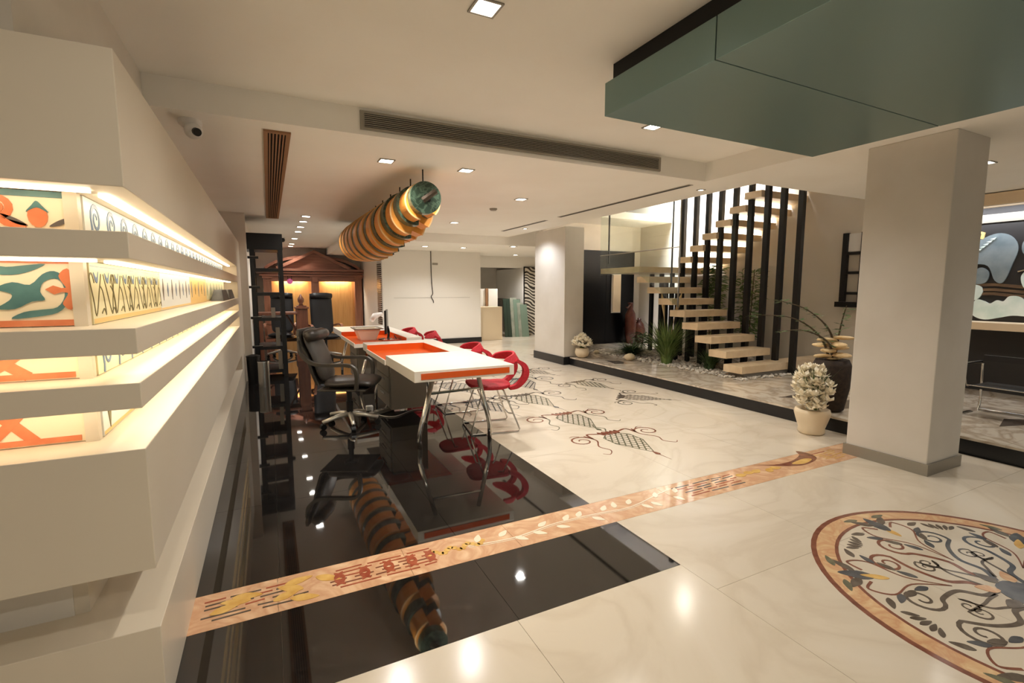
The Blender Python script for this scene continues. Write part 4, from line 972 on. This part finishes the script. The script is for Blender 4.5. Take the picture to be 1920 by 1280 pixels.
mb = MB()
for k in range(130):
    a = random.uniform(0, 6.28); q = random.uniform(0, 0.19); blossom(mb, (5.15 + q*cos(a), 7.4 + q*sin(a), 0.37 + 0.14*cos(q*8) + random.uniform(-0.04, 0.05)), 0.06)
o = obj('blossoms', mb, 'flower_white', t); o['kind'] = 'stuff'
mb = MB()
for k in range(14):
    a = random.uniform(0, 6.28); blade(mb, 5.15 + 0.04*cos(a), 7.4 + 0.04*sin(a), 0.33, a, 0.16, 0.16, 0.03)
o = obj('leaves', mb, 'leaf_dark', t); o['kind'] = 'stuff'

# vase group beside the broad column
vx, vy = 4.74, 2.86
t = thing('flower_vase', 'cream vase of white flowers on the floor left of broad column', 'vase', (vx, vy, 0))
obj('vase', MB().lathe([(0.10, 0), (0.12, 0.02), (0.115, 0.06), (0.14, 0.14), (0.16, 0.21), (0.15, 0.245), (0.135, 0.25), (0.12, 0.22)], vx, vy, 0, 28), 'pot_cream', t, smooth=True)
mb = MB()
for k in range(260):
    a = random.uniform(0, 6.28); q = random.uniform(0.0, 0.17); zz = random.uniform(0.26, 0.64)
    q *= 1 - 0.45*max(0, (zz - 0.45)/0.21); blossom(mb, (vx - 0.03 + q*cos(a), vy + q*sin(a), zz), 0.065)
o = obj('blossoms', mb, 'flower_white', t); o['kind'] = 'stuff'
mb = MB()
for k in range(40):
    a = random.uniform(0, 6.28); blade(mb, vx + 0.05*cos(a), vy + 0.05*sin(a), 0.24, a, random.uniform(0.3, 0.5), random.uniform(0.05, 0.2), 0.018)
o = obj('leaves', mb, 'leaf_dark', t); o['kind'] = 'stuff'
bx_, by_ = 5.22, 2.98
t = thing('dried_arrangement', 'dark tall vase with pale dried fungi and branches by the column', 'vase', (bx_, by_, 0.15))
obj('vase', MB().lathe([(0.10, 0), (0.13, 0.02), (0.17, 0.25), (0.175, 0.48), (0.15, 0.54), (0.13, 0.53)], bx_, by_, 0.15, 24), 'basket_dark', t, smooth=True)
for k in range(11):
    a = k*2.4; q = 0.05 + 0.02*(k % 4); z = 0.70 + 0.022*k
    mb = MB().ball((0, 0, 0), 0.10, 0.055, 0.022, 12, 6); M = Matrix.Translation((bx_ + q*cos(a) - 0.02, by_ + q*sin(a), z)) @ Matrix.Rotation(a, 4, 'Z') @ Matrix.Rotation(0.25*sin(k), 4, 'X')
    obj('fungus_cap', mb.xform(M), 'dried_pale', t, smooth=True)
for k, p in enumerate(([(0, 0, 0.55), (-0.12, 0.05, 0.9), (-0.45, 0.15, 1.12), (-0.9, 0.3, 1.16)], [(0, 0, 0.55), (-0.05, 0, 0.95), (-0.3, 0.1, 1.2), (-0.62, 0.2, 1.3)], [(0.02, 0, 0.55), (0.06, -0.02, 1.0), (0.0, -0.1, 1.25)], [(0, 0, 0.55), (-0.1, -0.02, 0.85), (-0.4, 0.05, 1.0), (-0.75, 0.1, 1.0)])):
    P_ = catmull([(bx_ + a, by_ + b_, 0.0 + c_) for a, b_, c_ in p], 6); obj('branch', MB().tube(P_, taper(len(P_), 0.014, 0.003), 6), 'branch', t)
    mb = MB()
    for i in range(34):
        q = random.choice(P_[len(P_)//3:]); a = random.uniform(0, 6.28); l = random.uniform(0.05, 0.11); v0 = Vector(q); v1 = v0 + Vector((cos(a)*l, sin(a)*l, random.uniform(-0.03, 0.03))); s = Vector((-sin(a), cos(a), 0.3))*0.012
        mb.add([v0, (v0 + v1)/2 + s, v1, (v0 + v1)/2 - s], [(0, 1, 2, 3)])
    o = obj('foliage', mb, 'leaf_dark', t); o['kind'] = 'stuff'

# dark ladder rack on the stair side wall
t = thing('ladder_rack', 'narrow dark ladder rack with pale board against right wall', 'rack', (7.93, 4.33, 0.9))
for yy in (4.20, 4.46): obj('upright', MB().box(7.92, yy - 0.035, 1.22, 7.99, yy + 0.035, 2.26), 'black_metal', t)
for z in (1.35, 1.66, 1.95): obj('rung', MB().box(7.93, 4.235, z - 0.02, 7.98, 4.425, z + 0.02), 'black_metal', t)
obj('board', MB().box(7.95, 4.24, 1.98, 7.97, 4.42, 2.25), 'white_plastic', t); obj('bottom_tray', MB().box(7.86, 4.1, 1.14, 7.99, 4.52, 1.22), 'black_metal', t)

# ------------------------------------------------------------ wardrobe on the back wall
W = thing('wardrobe', 'large mahogany wardrobe with pediment and two lit honey wood doors', 'wardrobe', (1.17, 14.8, 0))
yb, yf = 15.09, 14.66
obj('back_board', MB().box(-0.1, 15.05, 0, 2.42, yb, 1.9), 'honey_wood', W)
for x in (-0.12, 1.07, 2.24):
    ob = obj('pilaster', MB().box(x, yf, 0, x + 0.2, yb, 1.74), 'mahogany', W, bev=0.004)
    sub('capital', MB().box(x - 0.025, yf - 0.03, 1.70, x + 0.225, yf + 0.1, 1.78).box(x - 0.012, yf - 0.018, 1.64, x + 0.212, yf + 0.08, 1.66), 'mahogany_x', ob)
    sub('plinth_block', MB().box(x - 0.02, yf - 0.02, 0, x + 0.22, yf, 0.16), 'mahogany_x', ob)
for x0, x1 in ((0.08, 1.07), (1.27, 2.24)):
    d = obj('door', MB().box(x0, 14.86, 0.05, x1, 14.9, 1.74), 'honey_wood', W)
    sub('door_stile', MB().box(x0, 14.845, 0.05, x0 + 0.07, 14.86, 1.62).box(x1 - 0.07, 14.845, 0.05, x1, 14.86, 1.62), 'honey_wood', d)
    obj('head_rail', MB().box(x0, yf + 0.02, 1.62, x1, yf + 0.05, 1.76), 'mahogany_x', W)
    area_light('wardrobe_lamp', (0, 0, 0), (R(-14), 0, 0), 0.7, 0.06, 8.0, (1.0, 0.88, 0.66), W).location = ((x0 + x1)/2 - 1.17, 14.78 - 14.8, 1.70)
for k, (z, d_) in enumerate(((1.76, 0.05), (1.83, 0.09), (1.90, 0.14))):
    obj('cornice', MB().box(-0.16 - d_, yf - d_, z, 2.48 + d_, yb, z + (0.05 if k < 2 else 0.06)), 'mahogany_x', W, bev=0.004)
obj('frieze', MB().box(-0.14, yf + 0.02, 1.75, 2.46, yb, 1.95), 'mahogany_x', W)
F = lambda u, v, d: (u, d, v)
obj('pediment', MB().prism([(0.3, 1.96), (2.04, 1.96), (1.17, 2.40)], F, yf + 0.03, yb), 'mahogany_x', W)
obj('pediment_rake', MB().ribbon([(0.22, 1.97), (1.17, 2.44), (2.12, 1.97)], 0.085, F, yf - 0.08, yb), 'mahogany_x', W)
arc = [(1.17 + 1.36*cos(a), 1.72 + 0.60*sin(a)) for a in [R(155 - 130*i/24) for i in range(25)]]
obj('arch_moulding', MB().ribbon(arc, 0.075, F, yf + 0.1, yb), 'mahogany_x', W)
obj('centre_console', MB().box(1.10, yf - 0.04, 1.60, 1.24, yf, 1.76), 'mahogany_x', W)
t = thing('hanging_tag', 'small round pink tag hung on left wardrobe door', 'tag', (0.53, 14.6, 1.66))
obj('disc', MB().tube([(0.53, 14.63, 1.62), (0.53, 14.64, 1.62)], 0.075, 16), 'pink', t)
obj('cord', MB().tube([(0.48, 14.635, 1.76), (0.49, 14.635, 1.66)], 0.008, 6).tube([(0.58, 14.635, 1.76), (0.57, 14.635, 1.66)], 0.008, 6), 'cable', t)

# carved wooden stand
t = thing('carved_desk', 'brown carved wooden desk with urn finial in front of wardrobe', 'desk', (0.45, 10.5, 0))
obj('top', MB().box(-0.25, 10.3, 0.92, 0.48, 10.7, 0.97), 'walnut', t, bev=0.006)
obj('pedestal', MB().box(0.46, 10.35, 0, 0.67, 10.65, 1.03), 'walnut', t, bev=0.006)
obj('pedestal_cap', MB().box(0.44, 10.32, 1.03, 0.69, 10.68, 1.06).box(0.48, 10.36, 1.06, 0.65, 10.64, 1.09), 'walnut', t)
obj('plinth', MB().box(0.44, 10.32, 0, 0.69, 10.68, 0.12), 'walnut', t)
obj('urn_finial', MB().lathe([(0.05, 0), (0.03, 0.03), (0.055, 0.08), (0.06, 0.13), (0.03, 0.18), (0.012, 0.22)], 0.56, 10.5, 1.09, 16), 'walnut', t, smooth=True)
obj('leg', MB().box(-0.2, 10.33, 0, -0.13, 10.67, 0.92), 'walnut', t)
obj('brace', MB().tube([(0.28, 10.5, 0.92), (0.46, 10.5, 0.6)], 0.02, 6), 'walnut', t)

# ------------------------------------------------------------ dark shelf rack
K = thing('shelf_rack', 'dark open shelving rack standing past the display end', 'shelf', (-0.15, 8.95, 0))
obj('top_box', MB().box(-0.62, 8.62, 2.03, 0.23, 9.35, 2.28), 'black_metal', K, bev=0.004)
for x, yy in ((0.16, 8.62), (0.16, 9.28), (-0.24, 9.28), (-0.24, 8.62)):
    obj('post', MB().box(x, yy, 0, x + 0.065, yy + 0.065, 2.03), 'black_metal', K)
for z in (1.74, 1.36, 0.96, 0.50, 0.12):
    obj('shelf_board', MB().box(-0.24, 8.63, z - 0.05, 0.22, 9.34, z), 'black_metal', K)
for z in (1.92, 1.46, 0.98, 0.52):
    obj('bracket_shelf', MB().box(-0.36, 8.60, z - 0.035, -0.12, 8.66, z), 'black_metal', K)
    obj('edge_strip', MB().box(-0.36, 8.595, z - 0.002, -0.12, 8.66, z + 0.004), 'vent_metal', K)
for k, (x, z, l) in enumerate(((0.05, 0.96, 0.16), (0.1, 0.50, 0.30), (0.12, 0.12, 0.30))):
    o = obj('sample_bar', MB().box(x - 0.03, 8.66, z + 0.001, x + 0.03, 8.68, z + l), 'vent_metal'); tag(o, 'silver sample bar standing on the ' + ('middle', 'lower', 'bottom')[k] + ' board of dark rack', 'sample')
t = thing('waste_bin', 'slim stainless steel bin in front of the dark rack', 'bin', (-0.12, 7.85, 0))
obj('body', MB().lathe([(0.075, 0), (0.075, 0.36)], -0.12, 7.85, 0, 24), 'steel', t, smooth=False)
obj('rim', MB().lathe([(0.08, 0.36), (0.08, 0.375), (0.06, 0.375)], -0.12, 7.85, 0, 24), 'chrome', t)
t = thing('waste_bin', 'dark squat bin between display end and steel bin', 'bin', (-0.27, 8.2, 0))
obj('body', MB().lathe([(0.08, 0), (0.09, 0.40)], -0.26, 8.2, 0, 20), 'black_metal', t); obj('lid', MB().lathe([(0.095, 0.40), (0.095, 0.42), (0.02, 0.44)], -0.26, 8.2, 0, 20), 'black_metal', t)

# ------------------------------------------------------------ storage niche
t = thing('storage_counter', 'cream storage counter right of the white wall', 'cabinet', (5.45, 12.4, 0))
obj('body', MB().box(5.10, 12.22, 0, 5.80, 12.8, 0.92), 'pot_cream', t, bev=0.004); obj('side_post', MB().box(5.07, 12.15, 0, 5.11, 12.21, 0.85), 'black_metal', t)
for k, (x0, x1) in enumerate(((5.1, 5.58), (5.66, 5.95))):
    tag(obj('white_board', MB().box(x0, 12.9 - 0.05*k, 0, x1, 12.94 - 0.05*k, 1.42), 'panel_white'), ('wide', 'narrow')[k] + ' white board standing behind the cream counter', 'board')
tag(obj('dark_board', MB().box(5.585, 12.86, 0, 5.65, 12.92, 1.43), 'vent_wood'), 'thin brown batten between the white boards', 'batten')
for k in range(6):
    x = 6.18 + 0.10*k; h = (1.12, 1.05, 1.15, 1.1, 1.0, 0.95)[k]; yk = 13.0 - 0.03*k
    mb = MB().hexa([(x, yk - 0.2, 0.0), (x + 0.22, yk - 0.2, 0.0), (x + 0.22, yk - 0.16, 0.0), (x, yk - 0.16, 0.0), (x + 0.05, yk + 0.08, h), (x + 0.27, yk + 0.08, h), (x + 0.27, yk + 0.12, h), (x + 0.05, yk + 0.12, h)])
    tag(obj('leaning_slab', mb, 'glass_sheet_dark' if k < 2 else ('glass_sheet' if k % 2 else 'wrapped')), ('leftmost dark green', 'second dark green', 'third pale grey', 'fourth grey-green', 'fifth pale grey', 'rightmost grey-green')[k] + ' slab leaning in the storage niche', 'slab')
z = obj('zebra_panel', MB().box(-0.38, -0.02, -1.03, 0.38, 0.02, 1.03), 'zebra_marble'); z.location = (7.38, 13.165, 1.035); tag(z, 'black and white zebra-veined marble panel by white column', 'panel')
sub('frame', MB().box(-0.40, -0.025, -1.03, -0.38, 0.025, 1.05).box(0.38, -0.025, -1.03, 0.40, 0.025, 1.05).box(-0.40, -0.025, 1.03, 0.40, 0.025, 1.05), 'black_metal', z)
# hanging cable and plate on the white wall
o = obj('hanging_cable', MB().tube(catmull([(3.70, 11.985, 2.36), (3.70, 11.985, 1.9), (3.715, 11.985, 1.5), (3.73, 11.98, 1.3), (3.69, 11.98, 1.22), (3.74, 11.98, 1.12), (3.75, 11.985, 1.06)], 6), 0.010, 6), 'cable'); tag(o, 'dark loose cable hanging down the white wall', 'cable')
o = obj('wall_plate', MB().box(3.74, 11.985, 2.02, 3.88, 12.0, 2.07), 'vent_metal', bev=0.003); tag(o, 'small grey wall plate beside the hanging cable', 'wall plate')

# ------------------------------------------------------------ right hand onyx wall
A = thing('onyx_artwork', 'pale onyx mosaic artwork on dark panel right of broad column', 'artwork', (7.97, 2.0, 1.02))
obj('backing', MB().box(7.95, -1.0, 1.02, 7.998, 3.4, 2.4), 'dark_panel', A)
obj('grey_band', MB().box(7.93, -1.0, 2.22, 7.95, 3.4, 2.32), 'vent_metal', A)
FA = lambda u, v, d: (7.95 - d, u, v)
shapes = [('onyx_grey', [(2.95, 1.95), (2.75, 2.08), (2.6, 2.05), (2.52, 1.9), (2.56, 1.7), (2.62, 1.5), (2.70, 1.52), (2.78, 1.7), (2.95, 1.75)]),
          ('onyx_white', [(2.9, 1.14), (2.86, 1.28), (2.78, 1.27), (2.72, 1.24), (2.66, 1.28), (2.6, 1.27), (2.55, 1.33), (2.45, 1.32), (2.36, 1.22), (2.2, 1.2), (2.3, 1.1), (2.5, 1.1), (2.62, 1.07), (2.75, 1.04), (2.85, 1.07)]),
          ('onyx_white', [(2.47, 1.55), (2.42, 1.64), (2.3, 1.68), (2.2, 1.6), (2.3, 1.5), (2.42, 1.42)]),
          ('onyx_white', [(3.0, 1.3), (2.97, 1.46), (2.84, 1.46), (2.80, 1.38), (2.86, 1.28)]),
          ('onyx_grey', [(2.95, 1.55), (2.85, 1.68), (2.76, 1.62), (2.78, 1.5), (2.88, 1.48)]),
          ('onyx_grey', [(2.45, 2.0), (2.2, 1.95), (2.1, 1.8), (2.35, 1.75), (2.48, 1.85)]),
          ('onyx_white', [(2.4, 1.1), (2.2, 1.08), (2.0, 1.12), (2.1, 1.04), (2.3, 1.04)]),
          ('onyx_white', [(1.9, 1.2), (1.7, 1.4), (1.4, 1.3), (1.2, 1.1), (1.6, 1.06)]), ('onyx_grey', [(1.9, 1.8), (1.6, 2.05), (1.2, 1.9), (1.3, 1.6), (1.7, 1.6)])]
for k, (m, pts) in enumerate(shapes): obj('onyx_piece', MB().prism(catmull(pts, 5, True), FA, 0.0, 0.018 + 0.001*k), m, A)
for k, z in enumerate((1.44, 1.38, 1.33)): obj('onyx_band', MB().ribbon([(3.0, z + 0.02), (2.7, z + 0.03), (2.45, z), (2.0, z + 0.04), (1.5, z)], 0.035, FA, 0.0, 0.01 + 0.001*k), 'onyx_brown', A)
obj('gold_piece', MB().ribbon([(2.93, 2.06), (2.9, 2.12), (2.85, 2.1), (2.86, 2.03)], 0.035, FA, 0, 0.02), 'art_gold', A)
for k in range(5): obj('chip', MB().prism([(2.9 - 0.03*k, 1.9 + 0.03*k), (2.84 - 0.03*k, 1.92 + 0.03*k), (2.86 - 0.03*k, 1.89 + 0.03*k)], FA, 0, 0.03), 'onyx_white', A)
obj('line_strip', MB().ribbon([(2.5, 1.62), (2.1, 1.74)], 0.014, FA, 0, 0.03), 'steel', A)
o = obj('wall_ledge', MB().box(7.62, -1.2, 0.93, 7.998, 3.42, 1.02), 'ledge_wood', bev=0.004); tag(o, 'long pale wooden ledge below the onyx artwork', 'ledge')
o = obj('wall_beam', MB().box(7.70, -1.2, 2.40, 7.998, 3.42, 2.54), 'ledge_wood', bev=0.004); tag(o, 'long pale wooden beam above the onyx artwork', 'beam')
o = obj('wall_panel', MB().box(7.96, -1.2, 0.15, 7.998, 3.42, 0.93), 'dark_panel'); tag(o, 'dark brown panel under the wooden ledge', 'panel')
area_light('onyx_fill_light', (7.75, 2.0, 2.38), (0, R(-28), 0), 0.05, 3.0, 16, COOL)  # hidden lamp added under the beam to brighten the onyx pieces
ch = thing('tubular_chair', 'chrome tubular frame chair with black straps at right edge', 'chair', (6.5, 2.1, 0.15))
for yy, s in ((2.28, 1), (1.72, 1)):
    obj('tube_frame', MB().tube(catmull([(6.1, yy, 0.165), (6.1, yy, 0.6), (6.14, yy, 0.66), (6.24, yy, 0.67), (6.6, yy, 0.66), (6.64, yy, 0.6), (6.64, yy, 0.165), (6.4, yy, 0.16), (6.1, yy, 0.165)], 6), 0.012, 8), 'chrome', ch, smooth=True)
obj('front_bar', MB().tube([(6.2, 2.28, 0.66), (6.22, 2.24, 0.46), (6.22, 1.78, 0.46), (6.2, 1.72, 0.66)], 0.010, 8), 'chrome', ch)
obj('rear_bar', MB().tube([(6.64, 2.28, 0.165), (6.64, 1.72, 0.165)], 0.010, 8), 'chrome', ch)
obj('seat_sling', MB().box(6.2, 1.78, 0.44, 6.62, 2.22, 0.46), 'leather_rear', ch); obj('back_strap', MB().box(6.58, 1.74, 0.68, 6.62, 2.26, 0.74), 'leather_rear', ch)
for yy in (1.72, 2.28): obj('arm_strap', MB().box(6.2, yy - 0.015, 0.665, 6.6, yy + 0.015, 0.68), 'leather_rear', ch)
